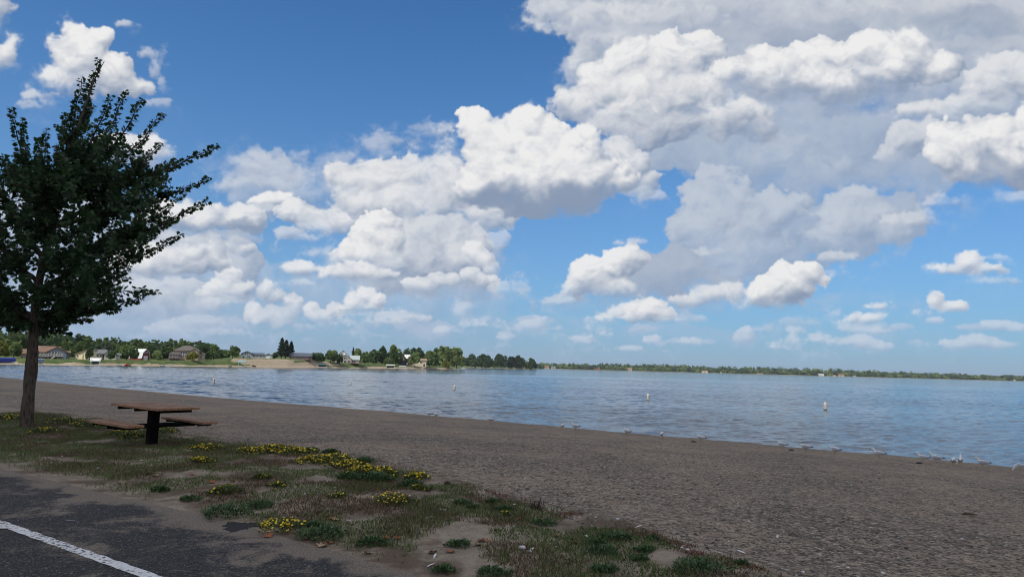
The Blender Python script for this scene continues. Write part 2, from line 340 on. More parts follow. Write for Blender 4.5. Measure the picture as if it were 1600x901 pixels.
def grid_mesh(name, X, Y, Z, mats, attrs=None, smooth=True, parent=None):
    h, w = X.shape; V = np.stack([X, Y, Z], -1).reshape(-1, 3)
    i = np.arange(h*w).reshape(h, w); F = np.stack([i[:-1,:-1], i[:-1,1:], i[1:,1:], i[1:,:-1]], -1).reshape(-1, 4)
    o = raw_mesh(name, V, F, 4, mats, parent, None, smooth)
    for k, a in (attrs or {}).items():
        t = o.data.attributes.new(k, 'FLOAT', 'POINT'); t.data.foreach_set('value', np.ascontiguousarray(a, np.float32).ravel())
    return o
# ---------------------------------------------------------------- materials
class NT:
    def __init__(s, name):
        s.m = bpy.data.materials.new(name); s.m.use_nodes = True; s.t = s.m.node_tree; s.t.nodes.clear()
        s.out = s.n('ShaderNodeOutputMaterial'); s.b = s.n('ShaderNodeBsdfPrincipled'); s.l(s.b.outputs[0], s.out.inputs[0])
    def n(s, t, **k):
        x = s.t.nodes.new(t)
        for a, v in k.items(): setattr(x, a, v)
        return x
    def l(s, a, b): s.t.links.new(a, b)
    def put(s, sock, v):
        if isinstance(v, bpy.types.NodeSocket): s.l(v, sock)
        elif hasattr(v, '__len__') and len(v) == 3 and sock.type == 'RGBA': sock.default_value = (*v, 1)
        else: sock.default_value = v
    def obj(s, sc=(1,1,1)):
        c = s.n('ShaderNodeTexCoord'); mp = s.n('ShaderNodeMapping'); s.l(c.outputs['Object'], mp.inputs[0]); mp.inputs['Scale'].default_value = sc; return mp.outputs[0]
    def noise(s, vec, scale, det=4, rough=.55, dist=0.0):
        x = s.n('ShaderNodeTexNoise'); s.l(vec, x.inputs['Vector']); x.inputs['Scale'].default_value = scale; x.inputs['Detail'].default_value = det
        x.inputs['Roughness'].default_value = rough; x.inputs['Distortion'].default_value = dist; return x.outputs['Fac']
    def vor(s, vec, scale, out='Distance', rnd_=1.0):
        x = s.n('ShaderNodeTexVoronoi'); s.l(vec, x.inputs['Vector']); x.inputs['Scale'].default_value = scale; x.inputs['Randomness'].default_value = rnd_; return x.outputs[out]
    def math(s, op, a, b=0.0, c=None, clamp=False):
        x = s.n('ShaderNodeMath', operation=op, use_clamp=clamp); s.put(x.inputs[0], a); s.put(x.inputs[1], b)
        if c is not None: s.put(x.inputs[2], c)
        return x.outputs[0]
    def step(s, v, a, b):
        x = s.n('ShaderNodeMapRange', interpolation_type='SMOOTHSTEP'); s.put(x.inputs[0], v); x.inputs[1].default_value = a; x.inputs[2].default_value = b; return x.outputs[0]
    def mix(s, f, a, b):
        x = s.n('ShaderNodeMix', data_type='RGBA'); s.put(x.inputs[0], f); s.put(x.inputs[6], a); s.put(x.inputs[7], b); return x.outputs[2]
    def ramp(s, v, stops):
        x = s.n('ShaderNodeValToRGB'); s.l(v, x.inputs[0]); e = x.color_ramp.elements
        while len(e) < len(stops): e.new(.5)
        for i, (p, c) in enumerate(stops): e[i].position = p; e[i].color = (*c, 1)
        return x.outputs[0]
    def attr(s, name): return s.n('ShaderNodeAttribute', attribute_name=name).outputs['Fac']
    def bump(s, h, strength=.5, dist=.02, prev=None):
        x = s.n('ShaderNodeBump'); s.l(h, x.inputs['Height']); x.inputs['Strength'].default_value = strength; x.inputs['Distance'].default_value = dist
        if prev is not None: s.l(prev, x.inputs['Normal'])
        return x.outputs[0]
    def done(s, col, rough=.8, normal=None, spec=.3, **k):
        s.put(s.b.inputs['Base Color'], col); s.put(s.b.inputs['Roughness'], rough); s.b.inputs['Specular IOR Level'].default_value = spec
        if normal is not None: s.l(normal, s.b.inputs['Normal'])
        for a, v in k.items(): s.put(s.b.inputs[a.replace('_', ' ')], v)
        return s.m
def plain(name, col, rough=.7, var=.25, scale=3.0, spec=.3, bump=0.0, metal=0.0):
    t = NT(name); o = t.obj(); f = t.noise(o, scale, 5, .6)
    c = t.mix(t.step(f, .3, .7), tuple(x*(1-var) for x in col), tuple(min(1, x*(1+var)) for x in col))
    t.b.inputs['Metallic'].default_value = metal
    return t.done(c, rough, t.bump(t.noise(o, scale*6, 4), bump, .01) if bump else None, spec)
def leafy(name, lo, hi, rough=.6, trans=.0):
    t = NT(name); v = t.attr('v'); c = t.mix(v, lo, hi)
    m = t.done(c, rough, None, .25)
    if trans:
        tr = t.n('ShaderNodeBsdfTranslucent'); t.l(c, tr.inputs[0]); mx = t.n('ShaderNodeMixShader'); mx.inputs[0].default_value = trans
        t.l(t.b.outputs[0], mx.inputs[1]); t.l(tr.outputs[0], mx.inputs[2]); t.l(mx.outputs[0], t.out.inputs[0])
    return m
# ---------------------------------------------------------------- the lie of the land
EU, EV = np.array((.788, -.616)), np.array((.616, .788))     # along the beach / towards the lake
_sh = np.array([at_z(px, py, 0)[:2] for px, py in ((-160,577),(0,590),(120,603),(240,614.5),(360,625.5),(500,637.5),(640,649),(800,663.5),(960,679),(1120,693),(1280,707),(1440,721),(1600,735.5),(1800,754))])
_shl = _sh@EU; _shs = _sh@EV
def shore_s(l): return np.interp(l, _shl, _shs) + .10*np.sin(l*.9)+.07*np.sin(l*2.3+1)+.05*np.sin(l*5.1)
_bd = np.array([at_z(px, py, ZP)[:2] for px, py in ((-200,612),(0,636),(150,655),(340,690),(440,697),(560,715),(660,740),(760,768),(880,800),(1000,832),(1160,885),(1320,950))])
_bdl = _bd@EU; _bds = _bd@EV
def border_s(l): return np.interp(l, _bdl, _bds)
_as = np.array([at_z(px, py, ZP)[:2] for px, py in ((-150,705),(0,732),(90,752),(180,775),(300,800),(400,826),(520,860),(640,897),(800,960))])
_asl = _as@EU; _ass = _as@EV
def asph_s(l): return np.interp(l, _asl, _ass)
def XY(s, l): return s*EV[0]+l*EU[0], s*EV[1]+l*EU[1]
def SL(x, y): return x*EV[0]+y*EV[1], x*EU[0]+y*EU[1]
def ground_z(x, y):
    x = np.asarray(x, float); y = np.asarray(y, float)
    s, l = SL(x, y); b = border_s(l); sh = shore_s(l); a = asph_s(l)
    t = np.clip((s-b)/(sh-b), 0, 1.25)
    z = ZP*(1-np.where(t < .9, .86*t**1.12, .86*.9**1.12+(t-.9)/.1*(1-.86*.9**1.12)))
    z = np.where(s > sh, -(s-sh)*.09, z)
    bump = (perlin(x*.9, y*.9, 3)*.030+perlin(x*2.4, y*2.4, 4)*.014)*sstep(a-.2, a+1.2, s)*(1-.75*sstep(b, b+3, s))
    bump = bump + .035*np.exp(-((s-(a+b)/2)/.8)**2) + (perlin(x*.6, y*.6, 8)*.02 + perlin(x*3.1, y*3.1, 9)*.008)*sstep(b, b+2, s)*(1-sstep(sh-3, sh-.3, s))
    return z+bump
def g(px, py, dz=0.0):
    z = ZP
    for _ in range(12):
        p = at_z(px, py, z); z = .5*z+.5*float(ground_z(p[0], p[1]))
    return np.array((p[0], p[1], z+dz))
# ---- surfaces
def m_beach():
    t = NT('beach_gravel'); o = t.obj(); z = t.n('ShaderNodeSeparateXYZ'); t.l(o, z.inputs[0])
    big = t.noise(o, .35, 4, .6); mid = t.noise(o, 2.2, 5, .65); peb = t.vor(o, 24); pebc = t.vor(o, 24, 'Color'); fine = t.noise(o, 30, 5, .75); clump = t.noise(o, 9, 4, .7, .6)
    sp = t.n('ShaderNodeSeparateColor'); t.l(pebc, sp.inputs[0])
    sand = t.mix(t.step(mid, .3, .7), (.34,.265,.190), (.47,.375,.275))
    grav = t.ramp(sp.outputs[0], [(0, (.030,.025,.022)), (.30, (.13,.105,.085)), (.75, (.33,.27,.21)), (.97, (.52,.44,.35)), (1, (.8,.74,.65))])
    f = t.math('ADD', t.step(t.math('ADD', clump, t.math('MULTIPLY', big, .9)), .80, 1.12), t.math('MULTIPLY', t.step(z.outputs[0], -4, 20), .0), clamp=True)
    c = t.mix(t.math('MULTIPLY', f, .9), sand, grav)
    c = t.mix(t.math('MULTIPLY', t.step(t.math('ADD', fine, t.math('MULTIPLY', t.math('SUBTRACT', clump, .5), .35)), .52, .575), .85), c, (.040,.032,.026))
    c = t.mix(t.math('MULTIPLY', t.step(t.noise(o, 19, 6, .75, .2), .495, .42), .66), c, (.060,.047,.038))
    c = t.mix(t.math('MULTIPLY', t.step(t.noise(o, 8, 6, .75, .2), .56, .66), .4), c, (.46,.37,.275))
    c = t.mix(t.math('MULTIPLY', t.step(t.noise(t.obj((1,1,1)), 3.2, 6, .78, .2), .46, .34), .35), c, (.075,.06,.05))
    wet = t.step(t.math('ADD', z.outputs[2], t.math('MULTIPLY', t.math('SUBTRACT', mid, .5), .08)), .15, .05)
    c = t.mix(t.math('MULTIPLY', wet, .92), c, (.028,.026,.026))
    h = t.math('ADD', t.math('MULTIPLY', clump, .9), t.math('ADD', t.math('MULTIPLY', peb, -.35), t.math('MULTIPLY', fine, .3)))
    nb = t.bump(h, 1.0, .10)
    return t.done(c, t.math('SUBTRACT', .9, t.math('MULTIPLY', wet, .45)), nb, .25)
def m_verge():
    t = NT('verge_soil'); o = t.obj()
    big = t.noise(o, .8, 5, .65, .4); mid = t.noise(o, 4, 6, .7); fine = t.noise(o, 40, 4, .7)
    c = t.mix(t.step(mid, .35, .65), (.185,.152,.115), (.29,.242,.187))
    c = t.mix(t.math('MULTIPLY', t.step(big, .45, .58), .85), c, (.095,.066,.045))
    c = t.mix(t.math('MULTIPLY', t.step(fine, .54, .70), .6), c, (.05,.043,.038))
    return t.done(c, .95, t.bump(t.math('ADD', mid, t.math('MULTIPLY', fine, .35)), .8, .04), .15)
def m_asphalt():
    t = NT('worn_asphalt'); o = t.obj(); e = t.attr('edge')
    ag = t.vor(o, 95); agc = t.vor(o, 95, 'Color'); sp = t.n('ShaderNodeSeparateColor'); t.l(agc, sp.inputs[0])
    big = t.noise(t.obj((1,1.0,1)), 1.1, 5, .62, .5); mid = t.noise(o, 5, 5, .7)
    base = t.ramp(sp.outputs[0], [(0, (.006,.006,.007)), (.5, (.016,.016,.018)), (.93, (.046,.045,.046)), (1, (.20,.195,.19))])
    base = t.mix(t.math('MULTIPLY', t.step(mid, .4, .7), .35), base, (.052,.046,.040))
    sand = t.mix(t.step(t.noise(o, 60, 3, .7), .4, .66), (.10,.083,.067), (.24,.198,.155))
    f = t.step(t.math('ADD', e, t.math('ADD', t.math('MULTIPLY', t.math('SUBTRACT', big, .5), 2.4), t.math('ADD', t.math('MULTIPLY', t.math('SUBTRACT', mid, .5), .7), t.math('MULTIPLY', t.math('SUBTRACT', t.noise(o, 34, 4, .75), .5), .8)))), .32, .68)
    c = t.mix(f, base, sand)
    return t.done(c, .88, t.bump(t.math('MULTIPLY', ag, -1.0), .55, .006), .3)
def m_paint():
    t = NT('worn_road_paint'); o = t.obj(); n = t.noise(o, 26, 5, .7); n2 = t.noise(o, 3, 3, .6); sp = t.n('ShaderNodeSeparateColor'); t.l(t.vor(o, 95, 'Color'), sp.inputs[0])
    c = t.mix(t.step(t.math('ADD', n, t.math('MULTIPLY', n2, .35)), .665, .575), t.mix(sp.outputs[0], (.50,.51,.52), (.68,.68,.68)), (.06,.06,.065))
    return t.done(c, .8, t.bump(t.vor(o, 95), .4, .005), .3)
def nonuni(a, b, fine0, fine1, df, dc):
    out = [a]
    while out[-1] < b:
        x = out[-1]; d = df if fine0 <= x <= fine1 else min(dc, df + .18*max(fine0-x, x-fine1)); out.append(x+d)
    return np.array(out)
ls = nonuni(-230, 150, -22, 6, .11, 6.0)
# car park
Lg, T = np.meshgrid(ls, np.linspace(0, 1, 60))
S = asph_s(Lg)*T + (-34)*(1-T); S = asph_s(Lg) - (asph_s(Lg)+34)*(1-T)**2.6
x, y = XY(S, Lg)
edge = sstep(-3.0, 0, S-asph_s(Lg))*.42 + .42*sstep(-.45, 0, S-asph_s(Lg))
grid_mesh('parking_lot', x, y, np.full_like(x, ZP), m_asphalt(), {'edge': edge})['kind'] = 'structure'
# verge
Lg, T = np.meshgrid(ls, np.linspace(0, 1, 44))
S = asph_s(Lg) + (border_s(Lg)+.25-asph_s(Lg))*T
x, y = XY(S, Lg); z = ground_z(x, y); z = ZP + (z-ZP)*sstep(0, .12, T)
grid_mesh('verge', x, y, z, m_verge())['kind'] = 'structure'
# beach
Lg, T = np.meshgrid(ls, np.concatenate([np.linspace(0, .93, 90)**1.35, np.linspace(.93, 1.0, 24)[1:], [1.06, 1.14]]))
T = np.where(T < .5, T, T)
b0 = border_s(Lg)+.25; S = b0 + (shore_s(Lg)-b0)*T
x, y = XY(S, Lg); z = ground_z(x, y)
grid_mesh('beach', x, y, z, m_beach())['kind'] = 'structure'
# one sheet under everything
sg = np.array([-4000, -800, -36, -33.99, 2, 30, 34.5, 44, 300, 3000, 14000.]); zg = np.array([ZP-.02, ZP-.02, ZP-.02, ZP-.45, ZP-.5, -.55, -.9, -3, -6, -6, -6.])
lg = np.array([-14000, -2000, -230, -100, 0, 150, 2000, 14000.]); Lg, S = np.meshgrid(lg, sg); x, y = XY(S, Lg); z = np.interp(S, sg, zg)
grid_mesh('ground', x, y, z, plain('lake_bed_soil', (.12,.10,.08), .95, .3, .5), smooth=False)['kind'] = 'structure'
# painted bay lines on the car park
def stripe(pts, w):
    mb = MB()
    P = [Vector((*at_z(px, py, ZP)[:2], ZP+.004)) for px, py in pts]
    d = (P[-1]-P[0]).normalized(); r = Vector((-d.y, d.x, 0)); n = 60; Lr, Rr = [], []
    for i in range(n+1):
        c = P[0].lerp(P[-1], i/n); j = .006*math.sin(i*1.7)+.005*math.sin(i*4.1+1)
        Lr.append(c+r*(w/2+j)); Rr.append(c-r*(w/2-.6*j))
    mb.add(Lr+Rr, [(i, n+1+i, n+2+i, i+1) for i in range(n)])
    return mb
mp = m_paint()
o = stripe(((-60,795.5),(420,966)), .112).build('parking_line', mp); o['kind'] = 'structure'
o = stripe(((-160,838),(21,823.5)), .10).build('parking_line', mp); o['kind'] = 'structure'; o.location.z += .004
# a dark blot of bare asphalt in the drifted sand
pc_ = at_z(375, 821, ZP+.003); mb = MB(); k_ = 40
mb.add([(pc_[0]+q_*math.cos(a)*1.15, pc_[1]+q_*math.sin(a)*1.35, ZP+.003) for a, q_ in [(2*math.pi*i/90, .145*(1+.22*math.sin(3*2*math.pi*i/90)+.12*math.sin(8*2*math.pi*i/90+1)+rnd.uniform(-.10,.10))) for i in range(90)]], [tuple(range(90))])
o = mb.build('asphalt_patch', plain('bare_asphalt', (.016,.016,.018), .9, .6, 40)); o['kind'] = 'structure'
# water: real wavelets as far as they can be told apart, ripples below that
def m_water():
    t = NT('lake_water'); c = t.n('ShaderNodeTexCoord')
    def mp_(sc, rz):
        m = t.n('ShaderNodeMapping'); t.l(c.outputs['Object'], m.inputs[0]); m.inputs['Scale'].default_value = sc; m.inputs['Rotation'].default_value = (0,0,rz); return m.outputs[0]
    d = t.noise(mp_((2.2,4.2,1), .25), 1, 3, .6); big = t.noise(mp_((.010,.030,1), .1), 1, 3, .6); b = t.noise(mp_((.25,.7,1), -.1), 1, 4, .6, .3)
    gust = t.math('ADD', t.math('MULTIPLY', t.step(big, .3, .7), .5), .6)
    h = t.math('ADD', t.math('MULTIPLY', d, .035), t.math('MULTIPLY', b, .08))
    n = t.bump(t.math('MULTIPLY', h, gust), 1.0, 1.0)
    t.b.inputs['IOR'].default_value = 1.333
    return t.done((.018,.042,.072), t.math('ADD', .05, t.math('MULTIPLY', t.step(big, .3, .7), .05)), n, .5)
def wave_z(x, y):
    r = np.random.default_rng(17); z = np.zeros_like(x); gu = .95+.28*perlin(x*.02, y*.035, 12)+.22*perlin(x*.09, y*.15, 13)
    for k in range(46):
        lam = math.exp(r.uniform(math.log(.45), math.log(4.6))); a = math.radians(-62+r.normal()*34); kk = 2*math.pi/lam; s = .025*(lam/1.5)**.12; ph = r.uniform(0, 6.28)
        q = kk*(x*math.cos(a)+y*math.sin(a))+ph; f = np.sin(q); z += s/kk*(f+.25*np.cos(2*q))
    return z*np.clip(gu, .25, 1.6)
wy = [25.0]
while wy[-1] < 330: wy.append(wy[-1]+max(.16, min(2.0, .16+(wy[-1]-45)*.0042)))
wy = np.array(wy); wphi = np.linspace(-.98, .98, 1150)
Fg, Yg = np.meshgrid(wphi, wy); Xg = Fg*Yg; Zg = wave_z(Xg, Yg)*sstep(330, 220, Yg)
s_, l_ = SL(Xg, Yg); Zg = Zg*(.12+.88*sstep(0, 5, s_-shore_s(l_)))
wm = m_water()
o = grid_mesh('water', Xg, Yg, Zg, wm); o['kind'] = 'structure'
yy = np.array([330, 420, 600, 1000, 2000, 5000, 14000.]); Fg, Yg = np.meshgrid(np.concatenate([[-4, -2, -1.3], np.linspace(-.98, .98, 9), [1.3, 2, 4]]), yy)
o = grid_mesh('water_beyond', Fg*Yg, Yg, np.zeros_like(Yg), wm, smooth=False); o['kind'] = 'structure'
for sg_ in (-1, 1):
    Fg, Yg = np.meshgrid(np.array([.98, 1.4, 2.5, 6, 14])*sg_, np.array([25, 60, 140, 330.])); o = grid_mesh('water_beside', Fg*Yg, Yg, np.zeros_like(Yg), wm, smooth=False); o['kind'] = 'structure'
# ---------------------------------------------------------------- the broken-shade cloud drifting between the sun and the beach
def fl(*a): return float(np.ravel(a)[0])
MAT = {}
def mat(name, *a, **k):
    if name not in MAT: MAT[name] = plain(name, *a, **k)
    return MAT[name]
# ---------------------------------------------------------------- the tree beside the table
def bark():
    t = NT('tree_bark'); o = t.obj((1,1,.28)); n = t.noise(o, 22, 6, .7, .6); w = t.vor(t.obj((1,1,.22)), 26)
    c = t.mix(t.step(t.math('ADD', n, t.math('MULTIPLY', w, .4)), .4, .9), (.028,.022,.018), (.10,.082,.068))
    return t.done(c, .95, t.bump(t.math('ADD', n, w), .9, .03), .1)
def tree_leaf():
    t = NT('maple_leaf'); v = t.attr('v')
    c = t.ramp(v, [(0, (.014,.034,.016)), (.55, (.032,.072,.026)), (.86, (.05,.105,.034)), (.94, (.07,.12,.055)), (1, (.16,.19,.16))])
    m = t.done(c, .55, None, .35)
    tr = t.n('ShaderNodeBsdfTranslucent'); t.l(c, tr.inputs[0]); mx = t.n('ShaderNodeMixShader'); mx.inputs[0].default_value = .38
    t.l(t.b.outputs[0], mx.inputs[1]); t.l(tr.outputs[0], mx.inputs[2]); t.l(mx.outputs[0], t.out.inputs[0])
    return m
LEAF = np.array([(0,0,0),(.20,.08,0),(.50,.22,.03),(.36,.42,.02),(.46,.72,.0),(.16,.66,.03),(0,1.0,-.05),(-.16,.66,.03),(-.46,.72,.0),(-.36,.42,.02),(-.50,.22,.03),(-.20,.08,0)])
def leaves(name, pos, dirn, size, mat_, parent, val, shape=LEAF, droop=.35, rng=nrg):
    n = len(pos); pos = np.asarray(pos); d = np.asarray(dirn, float); d = d/np.linalg.norm(d, axis=1, keepdims=True)
    up = rng.normal(size=(n, 3))*.55 + (0, 0, 1.0); x = np.cross(d, up); x /= np.linalg.norm(x, axis=1, keepdims=True)+1e-9; nn = np.cross(x, d)
    V = pos[:, None, :] + size[:, None, None]*(shape[None, :, 0, None]*x[:, None, :] + shape[None, :, 1, None]*d[:, None, :] + shape[None, :, 2, None]*nn[:, None, :])
    k = len(shape); return raw_mesh(name, V, np.arange(n*k), k, mat_, parent, val)
def bez(a, b, c, n):
    t = np.linspace(0, 1, n)[:, None]; return (1-t)**2*a + 2*t*(1-t)*b + t*t*c
def hero_tree():
    base = g(42, 668, -.06); Y0 = base[1]
    root = empty('tree', base, 'dark leafy young tree with upswept shoots standing beside the picnic table', 'tree')
    W = lambda px, py, dy=0.0: at_y(px, py, Y0+dy) - base
    tp = [W(41,676), W(42,664), W(45,620), W(48.5,570), W(52,525), W(56,475), W(63,430), W(75,375), W(88,315), W(105,250), W(125,190), W(147,125), W(163,96)]
    tr = [.19,.165,.140,.138,.112,.104,.095,.080,.062,.046,.032,.018,.008]
    mb = MB()
    # a slightly lumpy trunk
    n = 16; fine = []
    tpa = np.array(tp); ts = np.linspace(0, len(tp)-1, 60)
    P = np.stack([np.interp(ts, range(len(tp)), tpa[:, k]) for k in range(3)], -1); R = np.interp(ts, range(len(tr)), tr)*.84
    o = len(mb.v)
    for i in range(60):
        for k in range(n):
            a = 2*math.pi*k/n; f = 1+.07*math.sin(3*a+i*.35)+.05*math.sin(5*a-i*.7)+.04*rnd.uniform(-1, 1) + (.35*max(0, 1-i/5)**2*(.6+.4*math.cos(4*a+1)))
            if 13 <= i <= 17: f += .16*max(0, math.cos(a-.2))
            mb.v.append((P[i][0]+R[i]*f*math.cos(a), P[i][1]+R[i]*f*math.sin(a), P[i][2]))
    for i in range(59):
        for k in range(n):
            k2 = (k+1) % n; mb.f.append((o+i*n+k, o+i*n+k2, o+(i+1)*n+k2, o+(i+1)*n+k)); mb.m.append(0)
    pos, dr, sz, val = [], [], [], []
    def shoot(pts, r0, dens, lsz, droop=.2):
        mb.tube(pts, np.linspace(r0, .004, len(pts)), 5)
        L = np.linalg.norm(np.diff(pts, axis=0), axis=1); cum = np.concatenate([[0], np.cumsum(L)]); tot = cum[-1]
        k = int(tot*dens)
        for j in range(k):
            u = tot*(1-(1-j/k)**1.0*rnd.uniform(.86, 1)); u = min(max(u, 0.12*tot), tot)
            p = np.array([np.interp(u, cum, pts[:, c]) for c in range(3)])
            t_ = (np.array([np.interp(min(u+.06, tot), cum, pts[:, c]) for c in range(3)])-np.array([np.interp(max(u-.06, 0), cum, pts[:, c]) for c in range(3)])); t_ /= np.linalg.norm(t_)+1e-9
            side = nrg.normal(size=3); side -= t_*(side@t_); side /= np.linalg.norm(side)
            out = side*rnd.uniform(.02, .115)*(1.0-.65*u/tot)
            d = .75*side + .45*t_ + np.array((0, 0, -rnd.uniform(.1, .7)))
            pos.append(p+out); dr.append(d); sz.append(lsz*rnd.uniform(.65, 1.2)*(1-.25*u/tot)); val.append(min(1, max(0, rnd.gauss(.45, .2)) + (.35*(rnd.random() < .10*(u/tot)))))
    def on_trunk(z):
        zs = P[:, 2]; return np.array([np.interp(z, zs, P[:, k]) for k in range(3)])
    tips = [((341,226),.0,190),((328,277),.3,230),((325,313),-.4,290),((286,364),.5,330),((275,250),-.5,260),((257,177),.2,200),((252,223),.7,230),((225,155),-.6,200),((199,143),.3,190),((174,149),-.5,200),
            ((153,92),.25,180),((128,122),-.4,210),((103,177),.5,240),((73,200),-.6,270),((35,186),.4,250),((18,168),-.3,240),((-40,200),.3,280),((-85,260),-.4,320),((-115,330),.4,370),((-95,420),-.3,430),((-45,478),.3,470),
            ((248,456),.1,455),((218,400),-.5,400),((182,480),-.4,470),((108,522),.3,490),((16,514),-.3,490),((70,520),.8,490),((200,330),.9,340),((-20,505),.8,490),((140,500),1.0,480),((60,215),1.1,260),((290,300),1.0,300)]
    # every limb: leaves the trunk low and sweeps up and out
    for (tx, ty), dy, hy in tips:
        tip = W(tx, ty, dy*2.0); zb = min(max(W(60, min(hy+125, 500))[2], 2.1), tip[2]-.1 if tip[2] > 2.6 else 2.6)
        a = on_trunk(zb); mid = a*.35+tip*.65; mid = np.array((a[0]+(tip[0]-a[0])*.60, a[1]+(tip[1]-a[1])*.6, a[2]+(tip[2]-a[2])*(.40 if tip[2] > a[2]+.4 else .75)))
        pts = bez(a, mid, tip, 14); pts[1:-1] += nrg.normal(size=(12, 3))*.025
        r = .018+.011*np.linalg.norm(tip-a)
        shoot(pts, r, 92, .122)
        nsub = int(np.linalg.norm(tip-a)*4.0)
        for j in range(nsub):
            u = rnd.uniform(.18, .72); i = int(u*13); p = pts[i]; t_ = pts[min(i+1, 13)]-pts[i-1]; t_ /= np.linalg.norm(t_)
            side = nrg.normal(size=3); side[2] = abs(side[2])*.5-.12; side -= t_*(side@t_); side /= np.linalg.norm(side)
            ln = rnd.uniform(.35, .95)*(1.12-u*.95); e = p + (t_*.75+side*.75)*ln + np.array((0, 0, rnd.uniform(.0, .16)))
            m = p*.5+e*.5 + np.array((0, 0, -.05)); shoot(bez(p, m, e, 7), .010, 74, .104)
    # dense interior twigs
    poly = [(-110,470),(-105,280),(-40,250),(20,250),(60,252),(100,235),(125,205),(150,185),(165,235),(205,228),(222,245),(235,278),(258,294),(268,318),(262,345),(235,368),(205,390),(170,395),(172,440),(205,452),(170,466),(135,460),(108,490),(85,480),(60,462),(25,480),(0,462),(-60,462)]
    def inside(x, y):
        c = False; j = len(poly)-1
        for i in range(len(poly)):
            xi, yi = poly[i]; xj, yj = poly[j]
            if (yi > y) != (yj > y) and x < (xj-xi)*(y-yi)/(yj-yi)+xi: c = not c
            j = i
        return c
    cnt = 0
    while cnt < 250:
        x, y = rnd.uniform(-120, 310), rnd.uniform(150, 500)
        if not inside(x, y): continue
        if fl(perlin(np.array([x/38.]), np.array([y/30.]), 77)) < -.22: continue
        cnt += 1
        half = 2.2*math.sqrt(max(.05, 1-((y-340)/210)**2)); p = W(x, y, rnd.uniform(-half, half))
        a = on_trunk(max(2.2, p[2]-.6)); out = p-a; out[2] = abs(out[2])*.3+.60*np.linalg.norm(out[:2]); out /= np.linalg.norm(out)+1e-9
        d = out + nrg.normal(size=3)*.35; d /= np.linalg.norm(d); ln = rnd.uniform(.4, .85); s = p-d*ln*.5; e = p+d*ln*.5
        shoot(bez(s, (s+e)/2+np.array((0,0,-.06)), e, 6), .009, 70, .124)
    for k in range(66):
        x, y = rnd.uniform(25, 150), rnd.uniform(255, 478); p = W(x, y, rnd.uniform(-1.7, -.35)); d = np.array((rnd.uniform(-.8, .9), rnd.uniform(-.6, .2), rnd.uniform(.1, .8))); d /= np.linalg.norm(d); ln = rnd.uniform(.35, .75)
        shoot(bez(p-d*ln*.5, p+np.array((0,0,-.05)), p+d*ln*.5, 6), .008, 66, .122)
    for (x, y) in ((112,505),(98,512),(120,492),(180,470),(166,462),(20,498),(8,506),(140,478),(88,500)):
        p = W(x, y, rnd.uniform(-.5, .5)); s = p+np.array((rnd.uniform(-.3,.0), 0, .35)); shoot(bez(s, (s+p)/2, p, 6), .007, 70, .122)
    mb.build('trunk', bark(), root, smooth=True)
    leaves('crown', pos, dr, np.array(sz), tree_leaf(), root, np.array(val))
    return root
hero_tree()
# ---------------------------------------------------------------- the pedestal picnic table
def picnic_table():
    wood = NT('weathered_redwood_plank'); o_ = wood.obj((.7,6,6)); n = wood.noise(o_, 5, 6, .65, .4)
    wm = wood.done(wood.mix(wood.step(n, .3, .72), (.125,.070,.042), (.36,.205,.120)), .75, wood.bump(n, .35, .01), .3)
    dm = mat('black_painted_steel', (.005,.005,.0055), .95, .3, 6, .08)
    base = g(236.5, 694); ang = math.atan2(-.94, 1.21)
    root = empty('picnic_table', base, 'brown plank picnic table with two benches on one black pedestal post', 'picnic table', rz=ang)
    # local x along the planks, y away from the viewer
    def planks(x0, x1, y0, y1, z, th, n, gap=.008):
        out = []; w = (y1-y0-gap*(n-1))/n
        for i in range(n):
            mb = MB(); mb.box(x0+.004*((i*7) % 3), x1-.004*((i*5) % 3), y0+i*(w+gap), y0+i*(w+gap)+w, z-th, z); out.append(mb)
        return out
    top = MB()
    for p in planks(-.965, .965, -.41, .41, .76, .045, 6): top.add(p.v, p.f)
    top.build('tabletop', wm, root, bevel=.006)
    fr = MB()
    for x in (-.72, 0, .72): fr.box(x-.03, x+.03, -.37, .37, .655, .7135)
    fr.box(-.72, .72, -.05, .05, .66, .71); fr.build('top_frame', dm, root)
    MB().box(-.085, .085, -.085, .085, -.12, .655).build('post', dm, root, bevel=.01)
    ar = MB()
    for x in (-.13, .13): ar.box(x-.03, x+.03, -.78, .78, .335, .40)
    ar.build('seat_arm', dm, root)
    for s in (-1, 1):
        b = MB()
        for p in planks(-.85, .85, s*.71-.16, s*.71+.16, .46, .045, 2): b.add(p.v, p.f)
        seat = b.build('bench_seat', wm, root, bevel=.006)
        f = MB()
        for x in (-.62, .62): f.box(x-.025, x+.025, s*.71-.14, s*.71+.14, .37, .4135)
        f.box(-.70, .70, s*.71-.035, s*.71+.035, .372, .411); f.build('seat_rail', dm, seat)
picnic_table()
